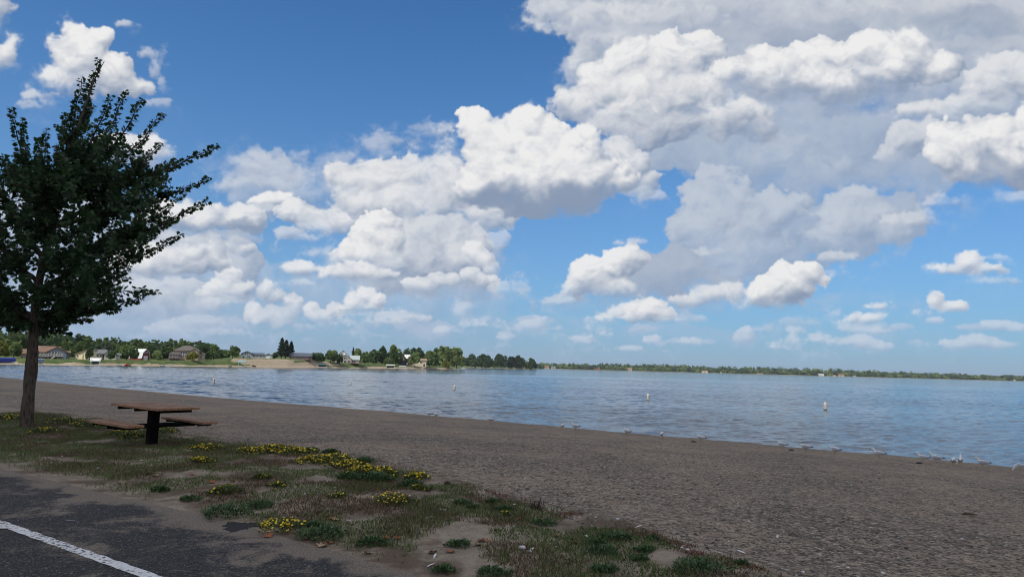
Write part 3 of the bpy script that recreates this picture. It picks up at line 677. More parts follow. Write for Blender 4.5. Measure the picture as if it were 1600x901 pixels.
# ---------------------------------------------------------------- gulls along the water
def gull_mesh(name, hunch=0.0, down=0.0):
    white, grey, black, horn = mat('gull_white', (.58,.59,.60), .8, .06, 20), mat('gull_grey', (.33,.35,.39), .8, .08, 20), mat('gull_black', (.02,.02,.022), .7, .2, 20), mat('gull_bill', (.32,.24,.08), .6, .2, 20)
    mb = MB(); h = hunch
    R = [(-.235,.165,.006,.004),(-.20,.17,.028,.014),(-.13,.175,.050,.040),(-.05,.178,.068,.062),(.03,.182,.070,.066),(.09,.20,.058,.062),(.125,.235-.02*h,.040,.05),(.142,.268-.05*h,.031,.038),(.155,.295-.075*h,.028,.032),(.172,.316-.085*h,.029,.030),(.195,.322-.09*h,.026,.026),(.214,.316-.09*h,.016,.016),(.228,.311-.09*h,.008,.009),(.250,.303-.09*h,.006,.007),(.262,.297-.09*h,.002,.002)]
    if down: R = R[:5]+[(x, z-down*(i+1)*.035, a, b) for i, (x, z, a, b) in enumerate(R[5:])]
    n = 10; o = len(mb.v)
    for i, (x, z, rx, rz) in enumerate([(x, z+.012, rx*1.12, rz*(1.22 if x < .12 else 1.1)) for x, z, rx, rz in R]):
        p, q = R[max(i-1, 0)], R[min(i+1, len(R)-1)]; t = math.atan2(q[1]-p[1], q[0]-p[0])
        for k in range(n):
            a = 2*math.pi*k/n; mb.v.append((x-math.sin(t)*rz*math.sin(a), rx*math.cos(a), z+math.cos(t)*rz*math.sin(a)))
    for i in range(len(R)-1):
        for k in range(n):
            k2 = (k+1) % n; mb.f.append((o+i*n+k, o+i*n+k2, o+(i+1)*n+k2, o+(i+1)*n+k)); mb.m.append(3 if i >= 12 else 0)
    for s in (-1, 1):      # folded wings
        W = [(.085,.205,.010,.030),(.05,.205,.018,.050),(-.04,.20,.020,.052),(-.13,.196,.015,.036),(-.20,.192,.010,.020),(-.25,.194,.006,.010),(-.28,.197,.002,.003)]; o = len(mb.v)
        for (x, z, ry, rz) in W:
            yc = s*(.060 if x > -.1 else .060*max(.2, (x+.33)/.23))
            for k in range(8):
                a = 2*math.pi*k/8; mb.v.append((x, yc+ry*math.cos(a), z+rz*math.sin(a)))
        for i in range(len(W)-1):
            for k in range(8):
                k2 = (k+1) % 8; mb.f.append((o+i*8+k, o+i*8+k2, o+(i+1)*8+k2, o+(i+1)*8+k)); mb.m.append(2 if i >= 4 else 1)
        mb.tube([(.0,s*.03,.125),(.008,s*.03,.065),(.0,s*.03,.0)], [.009,.006,.006], 5, 3); mb.box(-.005,.045,s*.03-.018,s*.03+.018,0,.007,3)
        mb.tube([(.193,s*.020,.325-.09*h),(.193,s*.0285,.325-.09*h)], .005, 5, 2)
    o_ = mb.build(name, [white, grey, black, horn], smooth=True); return o_
_gs = [  # px, py of the feet, facing (deg, 0 = right of frame, 180 = left), posture, label
 (671,651,200,1,'seagull at the far left end of the line, crouched at the waterline'),
 (681,652,170,0,'slim seagull just right of the crouched end bird at the waterline'),
 (766,660,180,1,'lone pale seagull low in the shallows left of the first standing pair'),
 (879,669.5,100,1,'hunched pale seagull just left of a darker standing seagull'),
 (899,671,185,0,'grey backed seagull right of a hunched pale one, left of the tall white seagull'),
 (980,679.5,160,0,'tall upright white seagull alone at the water edge near the middle'),
 (1034,684,95,1,'faint pale seagull in the shallows between tall white bird and tail-up bird'),
 (1095,690,175,0,'white seagull with long dark wingtips beside a dark clod at the edge'),
 (1222,700,175,0,'seagull leaning left with dark tail, left of two hunched grey birds'),
 (1259,704.5,165,1,'hunched grey seagull, nearer the left of the two hunched birds'),
 (1305,709,150,1,'small hunched grey seagull, further right of the two hunched birds'),
 (1373,715.5,180,0,'large white breasted seagull alone, its bill held level to the left'),
 (1442,721,178,0,'large grey winged seagull walking left just ahead of a smaller one'),
 (1463,722.5,182,0,'smaller seagull following close behind the large grey winged one'),
 (1490,726.5,80,1,'dumpy grey seagull seen from behind, left bird of a touching pair'),
 (1501,726,85,0,'upright seagull with white head, right bird of a touching pair'),
 (1536,729.5,182,0,'dark headed brownish seagull standing right of the touching pair'),
 (1594,734.5,180,2,'seagull bending down to feed at the right edge of the picture')]
_gm = [gull_mesh('seagull'), gull_mesh('seagull', 1.0), gull_mesh('seagull', .6, 1.0)]
_used = [False]*3
for px, py, fc, k, lab in _gs:
    o = _gm[k] if not _used[k] else _gm[k].copy()
    if _used[k]: COL.objects.link(o)
    _used[k] = True
    p = g(px, py-1.0); o.location = (p[0], p[1], max(p[2], -.06)-.02); o.rotation_euler = (0, 0, math.radians(fc-30)); s = rnd.uniform(.88, 1.02); o.scale = (s, s, s)
    tag(o, lab, 'seagull', 'seagulls along the waterline')
# ---------------------------------------------------------------- swim buoys
def make_buoy():
    root = empty('buoy', (0,0,0))
    wm = mat('buoy_white', (.44,.40,.36), .5, .12, 9)
    MB().lathe([(.165,.0),(.17,.02),(.17,.80),(.15,.86),(.09,.90),(.02,.915)], 18).build('can', wm, root, smooth=True)
    MB().lathe([(.172,.60),(.174,.605),(.174,.665),(.172,.67)], 18).build('band', mat('buoy_orange', (.30,.11,.045), .6, .25, 9), root, smooth=True)
    MB().lathe([(.15,-.30),(.19,-.25),(.195,.06),(.175,.10)], 18).build('float_collar', mat('buoy_collar', (.02,.022,.03), .7, .2, 9), root, smooth=True)
    for a in (-.62, 1.3):
        P = lambda u, z: (.1745*math.sin(a+u/.17), -.1745*math.cos(a+u/.17), z)
        MB().add([P(-.05,.22),P(.05,.22),P(.05,.50),P(-.05,.50)], [(0,1,2,3)]).build('black_mark', mat('buoy_mark', (.03,.025,.025), .7, .1, 9), root)
    return root
_b0 = make_buoy()
for i, (px, py, s, lab) in enumerate(((1289.5,640,.84,'white can buoy nearest the beach, at the right of the buoy line'),(1013,624.5,.82,'white can buoy second from the right of the buoy line'),(710,609.5,.8,'pinkish white can buoy out on the lake near the middle of the line'),
        (548,600.5,.55,'faint small can buoy between the two left buoys of the line'),(334,599,.82,'white can buoy with a dark top band at the left end of the line'))):
    r = _b0 if i == 0 else copy_tree(_b0)
    p = at_z(px, py, 0); r.location = p; r.scale = (s, s, s); r.rotation_euler = (rnd.uniform(-.05,.05), rnd.uniform(-.06,.06), i*.4); tag(r, lab, 'buoy', 'swim area buoys on the lake')
# ---------------------------------------------------------------- driftwood and clods on the beach
def stick(name, pts, r, m): return MB().tube(pts, r, 7).build(name, m, smooth=True)
dw = mat('wet_driftwood', (.10,.07,.05), .8, .4, 12)
p = g(1503, 805); q = g(1527, 806); mid = (p+q)/2
o = MB().tube([np.zeros(3)+(p-mid)+(0,0,.02), (p-mid)*.4+(0,.02,.03), (q-mid)*.3+(0,-.01,.032), (q-mid)+(0,0,.025)], [.010,.022,.02,.008], 8).build('driftwood', dw, smooth=True); o.location = mid
tag(o, 'short dark lump of driftwood lying on the bare gravel beach', 'driftwood')
for i, (px, py, s, lab) in enumerate(((1084,689.5,.10,'dark clod at the water edge left of a white seagull'),(1236,702.5,.09,'dark clod at the water edge between two seagulls'),(1436,722.5,.10,'flat dark clod at the feet of the large grey winged seagull'))):
    bm = bmesh.new(); bmesh.ops.create_icosphere(bm, subdivisions=2, radius=1)
    for v in bm.verts: v.co *= 1+.25*math.sin(v.co.x*5+i)*math.sin(v.co.y*4)+rnd.uniform(-.1,.1)
    me = bpy.data.meshes.new('clod'); bm.to_mesh(me); bm.free(); me.materials.append(mat('wet_soil', (.02,.018,.016), .8, .3, 9))
    o = bpy.data.objects.new('clod', me); COL.objects.link(o); p = g(px, py); o.location = p+np.array((0,0,.02)); o.scale = (s*1.0, s*.6, s*.25); tag(o, lab, 'clod', 'dark clods along the waterline')

# ---------------------------------------------------------------- the thin line of weed and chips left by the ripples
def wrack():
    r = np.random.default_rng(31); n = 2600; l = np.concatenate([r.uniform(-120, 26, 900), r.normal(r.choice(r.uniform(-110, 24, 40), n-900), 1.1)]); s = shore_s(l)-np.abs(r.normal(0, .22, n))+.02
    x, y = XY(s, l); z = ground_z(x, y)+.006; sz = r.uniform(.02, .075, n); a = r.uniform(0, 6.28, n); asp = r.uniform(.2, .6, n)
    base = np.array([(-1,-.6),(0,-1),(1,-.4),(.8,.7),(-.2,1),(-.9,.4)]); V = np.zeros((n, 12, 3))
    for k in range(6):
        u, v = base[k, 0]*sz, base[k, 1]*sz*asp; X_ = x+u*np.cos(a)-v*np.sin(a); Y_ = y+u*np.sin(a)+v*np.cos(a)
        V[:, k] = np.stack([X_, Y_, z-.01], -1); V[:, 6+k] = np.stack([x+(X_-x)*.7, y+(Y_-y)*.7, z+sz*.32], -1)
    F = np.array([(k, (k+1) % 6, 6+(k+1) % 6, 6+k) for k in range(6)]+[(6,7,8,9),(6,9,10,11)]); I = (F[None]+np.arange(n)[:, None, None]*12).reshape(-1)
    o = raw_mesh('wrack', V, I, 4, leafy('wrack_bits', (.012,.010,.008), (.06,.048,.034)), None, np.repeat(r.uniform(0, 1, n), 8)); tag(o, 'dark line of washed up weed and chips along the water edge', None, None, 'stuff')
wrack()
# ---------------------------------------------------------------- what grows and lies on the verge
BLADE = np.array([(-.5,0,0),(.5,0,0),(.12,.6,.12),(0,1,.35)])
def blades(name, n, mask, hgt, wid, lo, hi, seed, label, lean=.7):
    r = np.random.default_rng(seed); P = []
    tot = 0
    while tot < n:
        l = r.uniform(-24, 6.5, 20000); t = r.uniform(-.02, 1.06, 20000); a = asph_s(l); b = border_s(l); s = a+(b-a)*t; x, y = XY(s, l)
        # nearer ground needs more blades per square metre than far ground
        keep = mask(x, y, t) > r.uniform(0, 1, 20000); P.append(np.stack([x[keep], y[keep]], -1)); tot += keep.sum()
    P = np.concatenate(P)[:n]; z = ground_z(P[:, 0], P[:, 1]); pos = np.column_stack([P, z-.004]); n = len(pos)
    d = r.normal(size=(n, 3))*lean; d[:, 2] = 1; d /= np.linalg.norm(d, axis=1, keepdims=True)
    a = r.uniform(0, 2*np.pi, n); x = np.stack([np.cos(a), np.sin(a), 0*a], -1); nn = np.cross(x, d)
    h = hgt*r.uniform(.45, 1.25, n); w = wid*r.uniform(.6, 1.3, n)
    V = pos[:, None]+BLADE[None, :, 0, None]*x[:, None]*w[:, None, None] + BLADE[None, :, 1, None]*d[:, None]*h[:, None, None] + BLADE[None, :, 2, None]*nn[:, None]*h[:, None, None]
    o = raw_mesh(name, V, np.arange(n*4), 4, leafy(name+'_blade', lo, hi), None, r.uniform(0, 1, n))
    return tag(o, label, None, None, 'stuff')
def nf(x, y, f, sd, o=4): return fbm(x*f, y*f, o, sd)
def near_left(x, y): return sstep(-3.5, -6.5, x)
blades('grass', 140000, lambda x, y, t: sstep(.02, .35, nf(x, y, .9, 5)+.28*near_left(x, y)+.20)*sstep(0, .16, t)*(1-.8*sstep(.9, 1.02, t))*.9, .050, .011, (.034,.062,.017), (.135,.175,.052), 3, 'thin patchy green grass on the sandy verge')
blades('dry_grass', 95000, lambda x, y, t: sstep(.05, .4, nf(x, y, .8, 15)+.17)*sstep(.03, .2, t)*(1-.85*sstep(.86, 1.0, t))*(1-.5*sstep(-.5, 2.5, x)), .045, .011, (.048,.031,.018), (.165,.118,.062), 4, 'dry brown and straw coloured grass on the verge')
blades('red_weeds', 9000, lambda x, y, t: sstep(.88, .97, t+.05*nf(x, y, 2.2, 27))*(1-sstep(1.02, 1.06, t))*sstep(-1.2, .6, x)*sstep(-.05, .3, nf(x, y, 1.6, 25)), .035, .012, (.07,.022,.016), (.19,.065,.042), 6, 'low reddish dead weeds along the edge of the beach', 1.2)
WL = np.array([(0,0,0),(.22,.35,.05),(.14,.8,.02),(0,1,-.08),(-.14,.8,.02),(-.22,.35,.05)])
FL = np.array([(0,-.5,0),(.42,-.35,.08),(.5,.1,.1),(.25,.48,.08),(-.25,.48,.08),(-.5,.1,.1),(-.42,-.35,.08)])
mf_g = leafy('weed_leaf', (.030,.058,.024), (.100,.165,.066)); mf_b = leafy('trefoil_leaf', (.034,.058,.018), (.100,.135,.045)); mf_y = leafy('yellow_petal', (.42,.28,.012), (.72,.56,.03)); mf_s = leafy('dry_stem', (.05,.032,.022), (.13,.085,.05))
def clump(root, nm, rx, ry, h, n, lsz, m, r, flat=.5, shape=WL):
    a = r.uniform(0, 2*np.pi, n); q = np.sqrt(r.uniform(0, 1, n)); lump = 1+.25*np.sin(3*a+r.uniform(0, 6))+.15*np.sin(7*a+r.uniform(0, 6))
    x = rx*q*np.cos(a)*lump; y = ry*q*np.sin(a)*lump; top = h*np.sqrt(np.clip(1-q**2, .06, 1))*(.8+.4*perlin(x*9+50, y*9+50, 5)); z = top*r.uniform(.15, 1, n)**.7
    loc = np.array(root.location); gz = ground_z(x+loc[0], y+loc[1])-loc[2]
    pos = np.column_stack([x, y, z+gz]); d = np.column_stack([x/rx, y/ry, np.zeros(n)])*.8+r.normal(size=(n, 3))*.6; d[:, 2] = np.abs(d[:, 2])*.7+flat
    return leaves(nm, pos, d, lsz*r.uniform(.6, 1.3, n), m, root, r.uniform(0, 1, n), shape, rng=r), (x, y, top, gz)
def weed(px, py, w, label, kind='weed', hh=.55, k=0):
    p = g(px, py); mpp = math.hypot(p[0], p[1])/F_PX; rx = w*mpp*(1.25 if kind == 'yellow' else 1.1); r = np.random.default_rng(1000+int(px*7+py)); ry = rx*(.8 if kind == 'weed' else .9)
    if kind == 'weed':
        root = empty('weed_clump', p, label, 'weed', 'green weed clumps on the verge')
        n = int(np.clip(560*rx/.15, 180, 1200)); clump(root, 'foliage', rx, ry, rx*hh, n, .032 if p[1] < 9 else .045, mf_g, r, .55)
    elif kind == 'twig':
        root = empty('dry_plant', p, label, 'dry plant'); mb = MB()
        for i in range(34):
            a = r.uniform(0, 6.28); q = r.uniform(0, rx*.5); b = np.array((math.cos(a)*q, math.sin(a)*q, -.01)); e = b+np.array((math.cos(a)*rx*r.uniform(.2, .8), math.sin(a)*rx*.6*r.uniform(.2, 1), rx*r.uniform(.5, 1.3)))
            mb.tube([b, b*.5+e*.5+r.normal(size=3)*.01, e], [.004, .003, .0015], 4)
        mb.build('stems', mat('dry_twig', (.06,.042,.034), .9, .4, 30), root)
        clump(root, 'foliage', rx*.8, ry*.7, rx*1.0, 90, .022, mf_s, r, .8)  # dry seed heads on the stems, made as a loose clump of leaf shapes
    else:
        root = empty('flowering_plant', p, label, 'flowering plant', 'yellow flowering plants on the verge'); hh = .42
        n = int(np.clip(380*rx/.2, 160, 1500)); o, (x, y, top, gz) = clump(root, 'foliage', rx, ry, rx*hh*.6+.03, n, .034 if p[1] < 9 else .045, mf_b, r, .5)
        m = int(n*(.27 if kind == 'yellow' else .09)); pick = r.permutation(n)[:m]
        pos = np.column_stack([x[pick], y[pick], top[pick]+gz[pick]+r.uniform(.0, .03, m)]); d = r.normal(size=(m, 3)); d[:, 2] *= .3
        leaves('blossoms', pos, d, (.024 if p[1] < 9 else .032)*r.uniform(.7, 1.2, m), mf_y, root, r.uniform(0, 1, m), FL, rng=r)
    return root
Y, Gw = 'yellow', 'weed'
for a in [
 (320,703,17,'small bright yellow patch right of the table, at the beach edge',Y),(314,722,13,'small yellow patch nearer the car park, just below another small patch',Y),
 (398,708,20,'yellow and green plant at the left end of the long flowering band',Y),(430,705,24,'thick yellow patch on top of the flowering band along the beach',Y),(462,709,20,'yellow patch with a green tuft beside it on the beach edge',Y),
 (490,722,22,'wide yellow patch in the middle of the flowering band',Y),(520,719,22,'yellow patch behind the middle of the flowering band',Y),(545,729,22,'yellow patch just right of the middle of the flowering band',Y),
 (570,738,24,'low yellow patch where the flowering band bends down towards us',Y),(597,741,20,'yellow patch at the right end of the flowering band',Y),
 (650,747,15,'detached yellow patch right of the flowering band on the beach edge',Y),(656,765,13,'thin scatter of yellow flowers below the detached yellow patch',  'few'),
 (614,784,23,'dense yellow bush standing alone on bare soil in mid verge',Y),(438,826,28,'yellow bush at the asphalt edge below the big green clump',Y),(434,760,10,'little green plant with four or five yellow heads in mid verge','few'),
 (408,747,9,'tiny yellow plant above the little green one in mid verge','few'),(352,769,20,'sprawling green plant with orange yellow flowers behind the big green clump','few'),(530,777,11,'spindly plant with single yellow flowers left of the dense bush','few'),
 (100,661,22,'leafy yellow green ground cover right of the tree trunk','few'),(140,667,22,'yellow green ground cover between the tree and the table bench','few'),(15,656,20,'yellow green ground cover left of the tree trunk','few'),
 (190,680,18,'low yellow green plant under the left table bench','few'),(250,676,24,'dark green ground cover right behind the table post','few'),(205,683,18,'trailing ground cover just left of the table post','few'),
 (68,676,16,'flat green ground cover at the foot of the tree','few'),(790,805,8,'sparse plant with two yellow heads beside a white stone','few'),
 (352,806,29,'biggest dark green weed clump, at the edge of the asphalt',Gw),(405,793,18,'loose green weed right of the biggest clump',Gw),(296,782,12,'small green weed left of the biggest clump',Gw),(250,767,9,'green tuft with yellow specks among dry grass near the asphalt',Gw),
 (503,840,30,'wide feathery green weed right of the yellow bush at the asphalt edge',Gw),(580,850,19,'round dark weed right of the wide feathery one',Gw),(492,822,11,'small weed just above the wide feathery one',Gw),
 (717,853,15,'grey green domed weed alone near the bottom of the verge',Gw),(693,892,14,'upright dark weed at the asphalt corner, bottom of the picture',Gw),(770,899,22,'dark weed cut by the bottom edge of the picture',Gw),
 (586,750,20,'dark green weed just below the flowering band',Gw),(545,748,16,'blue green weed below the middle of the flowering band',Gw),(568,722,12,'tall green tuft standing up behind the flowering band',Gw),(486,705,9,'green tuft at the beach side of the flowering band',Gw),(517,708,10,'second green tuft on the beach side, right of the first',Gw),
 (640,760,16,'green weed left of the thin scatter of yellow flowers',Gw),(739,794,9,'small dark weed on pale sand, right one of a near pair',Gw),(722,787,12,'small dark weed on pale sand, left one of a near pair',Gw),(768,785,9,'thin green weed close to the beach edge',Gw),(788,797,12,'ragged weed above a round white stone',Gw),
 (850,820,15,'grass green weed in mid verge left of the red weeds',Gw),(960,842,20,'long dark weed below the red weeds, topmost of three',Gw),(932,851,14,'dark weed of three below the red weeds, the left one',Gw),(942,865,21,'largest of the three dark weeds below the red weeds',Gw),
 (1008,861,12,'dark weed right of the three, with a pale leaf beside it',Gw),(997,875,11,'small weed under the dark one with a pale leaf',Gw),(1090,893,33,'broad flat weed mat at the bottom right of the verge',Gw),(1158,881,8,'last small weed at the right tip of the verge',Gw),(1020,843,9,'small olive weed above the broad mat at the red edge',Gw),(944,893,16,'dark weed near the bottom edge below the three weeds',Gw),
 (838,795,14,'grey brown twiggy dead plant on the beach edge','twig'),(698,757,5,'small dark dead stalk on the beach edge','twig')]:
    weed(*a)
# fallen leaves, feathers and stones
DL = np.array([(0,0,0),(.25,.15,.10),(.50,.30,.22),(.32,.52,.12),(.36,.85,.2),(.1,.75,.05),(0,1.0,.15),(-.12,.74,.05),(-.40,.8,.22),(-.30,.5,.1),(-.48,.26,.2),(-.2,.12,.08)])
def small(name, V, faces, m, px, py, size, label, cat, group, rz, lift=.006):
    mb = MB(); mb.add(V, faces); o = mb.build(name, m); p = g(px, py); o.location = p+np.array((0,0,lift)); o.scale = (size,)*3; o.rotation_euler = (rnd.uniform(-.25,.25), rnd.uniform(-.25,.25), rz); return tag(o, label, cat, group)
lm = [mat('dead_leaf_orange', (.22,.085,.03), .8, .3, 9), mat('dead_leaf_tan', (.30,.21,.12), .8, .3, 9), mat('dead_leaf_brown', (.13,.06,.03), .8, .3, 9)]
for i, (px, py) in enumerate([(57,719),(242,744),(234,741),(362,752),(427,766),(509,850),(516,848),(504,853),(520,811),(500,801),(524,813),(751,846),(758,845),(745,852),(677,864),(896,849),(703,862),(372,777),(330,754),(258,752),(620,842),(603,842),(575,865),(462,832),(478,842),(870,838),(812,812),(300,742),(418,838),(1065,885)]):
    small('fallen_leaf', DL-np.array((0,.5,0)), [tuple(range(12))], lm[i % 3 if i % 4 else 0], px, py, rnd.uniform(.075,.12), 'small curled orange or brown dead leaf lying on the verge', 'leaf', 'fallen leaves on the verge', rnd.uniform(0,6.28))
FE = np.array([(0,-.6,0),(.05,-.3,.02),(.14,.1,.07),(.13,.45,.10),(.03,.7,.06),(-.06,.5,.10),(-.13,.1,.07),(-.05,-.3,.02)])
fm = mat('feather_white', (.60,.60,.60), .8, .15, 12)
for i, (px, py) in enumerate([(247,720),(470,721),(410,735),(358,735),(496,777),(544,814),(826,862),(830,859),(1124,864),(1156,862),(970,828),(996,824),(679,870),(675,883),(108,814),(669,809),(1309,886),(690,797),(1001,858),(945,856),(1215,838),(223,720),(515,751)]):
    small('feather', FE, [tuple(range(8))], fm, px, py, rnd.uniform(.055,.10), 'small white gull feather lying on the ground', 'feather', 'white feathers on the verge and beach', rnd.uniform(0,6.28), .008)
sm = mat('white_stone', (.52,.51,.50), .8, .2, 9)
def pebble(px, py, s, label, group):
    bm = bmesh.new(); bmesh.ops.create_icosphere(bm, subdivisions=2, radius=.5)
    for v in bm.verts: v.co *= 1+.16*math.sin(v.co.x*7+px)*math.cos(v.co.y*6)+rnd.uniform(-.05,.05)
    me = bpy.data.meshes.new('stone'); bm.to_mesh(me); bm.free(); me.materials.append(sm); [setattr(f, 'use_smooth', True) for f in me.polygons]
    o = bpy.data.objects.new('stone', me); COL.objects.link(o); p = g(px, py); o.location = p+np.array((0,0,s*.2)); o.scale = (s*1.2, s, s*.7); o.rotation_euler = (0,0,px); tag(o, label, 'stone', group)
pebble(797, 805, .055, 'round white stone beside a sparse plant with two yellow heads', None); pebble(816, 857, .06, 'larger upright white shell like stone near two feathers', None)
for px, py in [(97,713),(153,732),(476,772),(523,762),(511,752),(705,780),(804,789),(916,838),(870,855),(931,808),(1065,856),(1074,859),(1139,846),(1325,887),(1380,896),(1255,894),(695,797),(661,802),(640,775),(965,811),(1170,815),(1005,731),(1090,745),(1330,758),(1443,782),(1503,842),(640,716),(860,735),(820,748)]:
    pebble(px, py, rnd.uniform(.025,.042), 'small pale stone lying on the ground', 'small pale stones on the verge and beach')
# gravel lying loose on the beach
def gravel():
    r = np.random.default_rng(21); n = 26000
    # denser near the viewer
    l = r.uniform(-14, 17, n*4); b = border_s(l); s = b-.2 + 14*r.uniform(0, 1, n*4)**1.7
    x, y = XY(s, l); k = (r.uniform(0, 1, n*4) < sstep(-.35, .3, fbm(x*.5, y*.5, 3, 44)+.1))&(s < shore_s(l)-.1); x, y = x[k][:n], y[k][:n]; n = len(x); z = ground_z(x, y)
    base = np.array([(1,0,0),(0,1,0),(-1,0,0),(0,-1,0),(0,0,.62),(.6,.6,.3),(-.6,.6,.3),(-.6,-.6,.3),(.6,-.6,.3)])
    F = np.array([(0,5,8),(5,1,6),(6,2,7),(7,3,8),(5,4,8),(5,6,4),(6,7,4),(7,8,4),(0,5,5)])[:8]
    F = np.array([(0,5,8),(1,6,5),(2,7,6),(3,8,7),(4,8,5),(4,5,6),(4,6,7),(4,7,8)])
    sz = np.clip(r.lognormal(-4.25, .38, n), .006, .035); a = r.uniform(0, 6.28, n); c, s_ = np.cos(a), np.sin(a)
    j = 1+r.uniform(-.25, .25, (n, 9, 1)); B = base[None]*j*np.stack([np.ones(n), r.uniform(.55, 1, n), r.uniform(.5, 1, n)], -1)[:, None]*sz[:, None, None]
    V = np.stack([B[..., 0]*c[:, None]-B[..., 1]*s_[:, None], B[..., 0]*s_[:, None]+B[..., 1]*c[:, None], B[..., 2]], -1)+np.stack([x, y, z-.002], -1)[:, None]
    I = (F[None]+np.arange(n)[:, None, None]*9).reshape(-1)
    t = NT('loose_gravel'); v = t.attr('v'); m = t.done(t.ramp(v, [(0, (.022,.021,.023)), (.6, (.07,.064,.06)), (.92, (.15,.14,.125)), (1, (.40,.38,.36))]), .85, None, .3)
    o = raw_mesh('gravel', V, I, 3, m, None, np.repeat(r.uniform(0, 1, n), 8)); tag(o, 'loose dark pebbles scattered over the beach', None, None, 'stuff')
gravel()
# ---------------------------------------------------------------- the far shores
def HZ(px): return 572.5+(px-800)*math.tan(ROLL)
def phi(px):
    d = ray(px, HZ(px)); return d[0]/d[1]
# waterline of the left shore: picture column -> distance (along +Y)
_wl = np.array([(-700,150),(-400,178),(-150,203),(0,218),(125,240),(300,302),(450,372),(560,448),(640,520),(700,600),(726,660)], float)
_wphi = np.array([phi(p) for p in _wl[:, 0]])
def shoreY(f): return np.interp(f, _wphi, _wl[:, 1])
# height of the bank, and how far back it rises
_bk = np.array([(-700,1.8,6),(0,1.8,6),(250,2.0,7),(330,2.6,10),(370,4.2,14),(480,4.6,15),(520,3.4,13),(575,2.6,12),(640,2.0,10),(700,1.1,8),(726,.5,8)], float)
_bphi = np.array([phi(p) for p in _bk[:, 0]])
def land_z(x, y):
    x = np.asarray(x, float); y = np.asarray(y, float); f = x/y; d = y-shoreY(f); h = np.interp(f, _bphi, _bk[:, 1]); b = np.interp(f, _bphi, _bk[:, 2])
    z = np.where(d < 0, d*.12, .22*np.clip(d/2, 0, 1)+(h-.22)*sstep(1.5, 1.5+b, d)+np.clip(d-b, 0, 400)*.012)
    fade = sstep(phi(733), phi(700), f)
    return z*fade - .6*(1-fade) + .12*perlin(x*.12, y*.12, 61)*sstep(2, 8, d)*fade
cols = np.array([phi(p) for p in np.concatenate([np.arange(-700, -20, 12), np.arange(-20, 740, 2.0)])]); dd = np.array([-6, -3, -1, 0, .7, 1.5, 2.5, 3.5, 5, 7, 9, 11, 13, 15, 18, 22, 27, 33, 40, 55, 80, 130, 220, 380, 700.])
Fg, D = np.meshgrid(cols, dd); Yg = shoreY(Fg)+D; Xg = Fg*Yg; Zg = land_z(Xg, Yg)
PXg = 800+F_PX*Fg     # close enough for zoning
f_ = Fg; bare = sstep(phi(345), phi(378), f_)*(1-sstep(phi(505), phi(560), f_)); bank = np.interp(f_, _bphi, _bk[:, 2])
zone = sstep(0, 1, (3.6+2.2*perlin(Xg*.15, Yg*.15, 5)-D)/1.5+.5)
zone = np.maximum(zone, bare*(1-sstep(bank*.75, bank*1.15, D+3*perlin(Xg*.1, Yg*.1, 6)))*sstep(-.5, -.1, perlin(Xg*.13, D*.3, 7)+.12))
zone = np.maximum(zone, .9*sstep(phi(555), phi(590), f_)*(1-sstep(5, 9, D)))
def m_land():
    t = NT('far_shore_lawn'); o = t.obj(); z = t.attr('zone'); n = t.noise(o, .25, 5, .65); n2 = t.noise(o, 1.2, 4, .7)
    grass_ = t.mix(t.step(n, .35, .65), (.045,.080,.026), (.105,.125,.045)); sand = t.mix(t.step(n2, .3, .7), (.19,.15,.105), (.40,.335,.25))
    return t.done(t.mix(t.step(t.math('ADD', z, t.math('MULTIPLY', t.math('SUBTRACT', n2, .5), .5)), .4, .6), grass_, sand), .95, None, .1)
ml = m_land(); o = grid_mesh('far_shore', Xg, Yg, Zg, ml, {'zone': zone}); o['kind'] = 'structure'
# the wooded point behind it and the long low shore to the right
_fl = np.array([(640,1050),(726,1050),(800,1120),(838,1180),(846,2150),(1000,2250),(1300,2300),(1600,2300),(2100,2200),(2600,2100)], float); _fphi = np.array([phi(p) for p in _fl[:, 0]])
def farY(f): return np.interp(f, _fphi, _fl[:, 1])
def far_z(x, y):
    d = y-farY(x/y); return np.where(d < 0, d*.1, .5+np.clip(d, 0, 600)*.012)
cols = np.array([phi(p) for p in np.arange(640, 2600, 4.0)]); dd = np.array([-12, 0, 4, 10, 30, 80, 200, 500, 1200.]); Fg, D = np.meshgrid(cols, dd); Yg = farY(Fg)+D; Xg = Fg*Yg; Zg = far_z(Xg, Yg)
o = grid_mesh('far_bank', Xg, Yg, Zg, ml, {'zone': sstep(8, 2, D)*.9}); o['kind'] = 'structure'
# ---- foliage
def crown_pts(r, w, d, h, n, lumps, spread=1.0, conical=False):
    """n leaf clumps in a crown of width w, depth d, height h, its foot at z = 0"""
    if conical:
        t = r.uniform(0, 1, n)**.75; z = (1-t)*h; rr = (.5*w*t**.85+.05*w)*(.72+.28*np.sin(z/h*38))*r.uniform(.55, 1, n)**.5; a = r.uniform(0, 6.28, n)
        return np.column_stack([rr*np.cos(a), rr*np.sin(a), z]), .5+.3*np.sin(z/h*38)
    c = r.normal(size=(lumps, 3)); c /= np.linalg.norm(c, axis=1, keepdims=True); c *= r.uniform(.45, .80, (lumps, 1)); c[:, 2] = np.abs(c[:, 2])*.95-.30*r.uniform(0, 1, lumps)
    k = r.integers(0, lumps, n); q = r.normal(size=(n, 3)); q /= np.linalg.norm(q, axis=1, keepdims=True); rad = r.uniform(.26, .46, lumps)[k, None]
    p = c[k]+q*rad*r.uniform(.6, 1, (n, 1))**.4*spread
    tone = r.uniform(0, 1, lumps)[k]
    lo, hi = p[:, 2].min(), p[:, 2].max(); z = (p[:, 2]-lo)/(hi-lo)*h
    return np.column_stack([p[:, 0]/max(.6, np.abs(p[:, 0]).max())*w/2, p[:, 1]*d/2, z]), tone
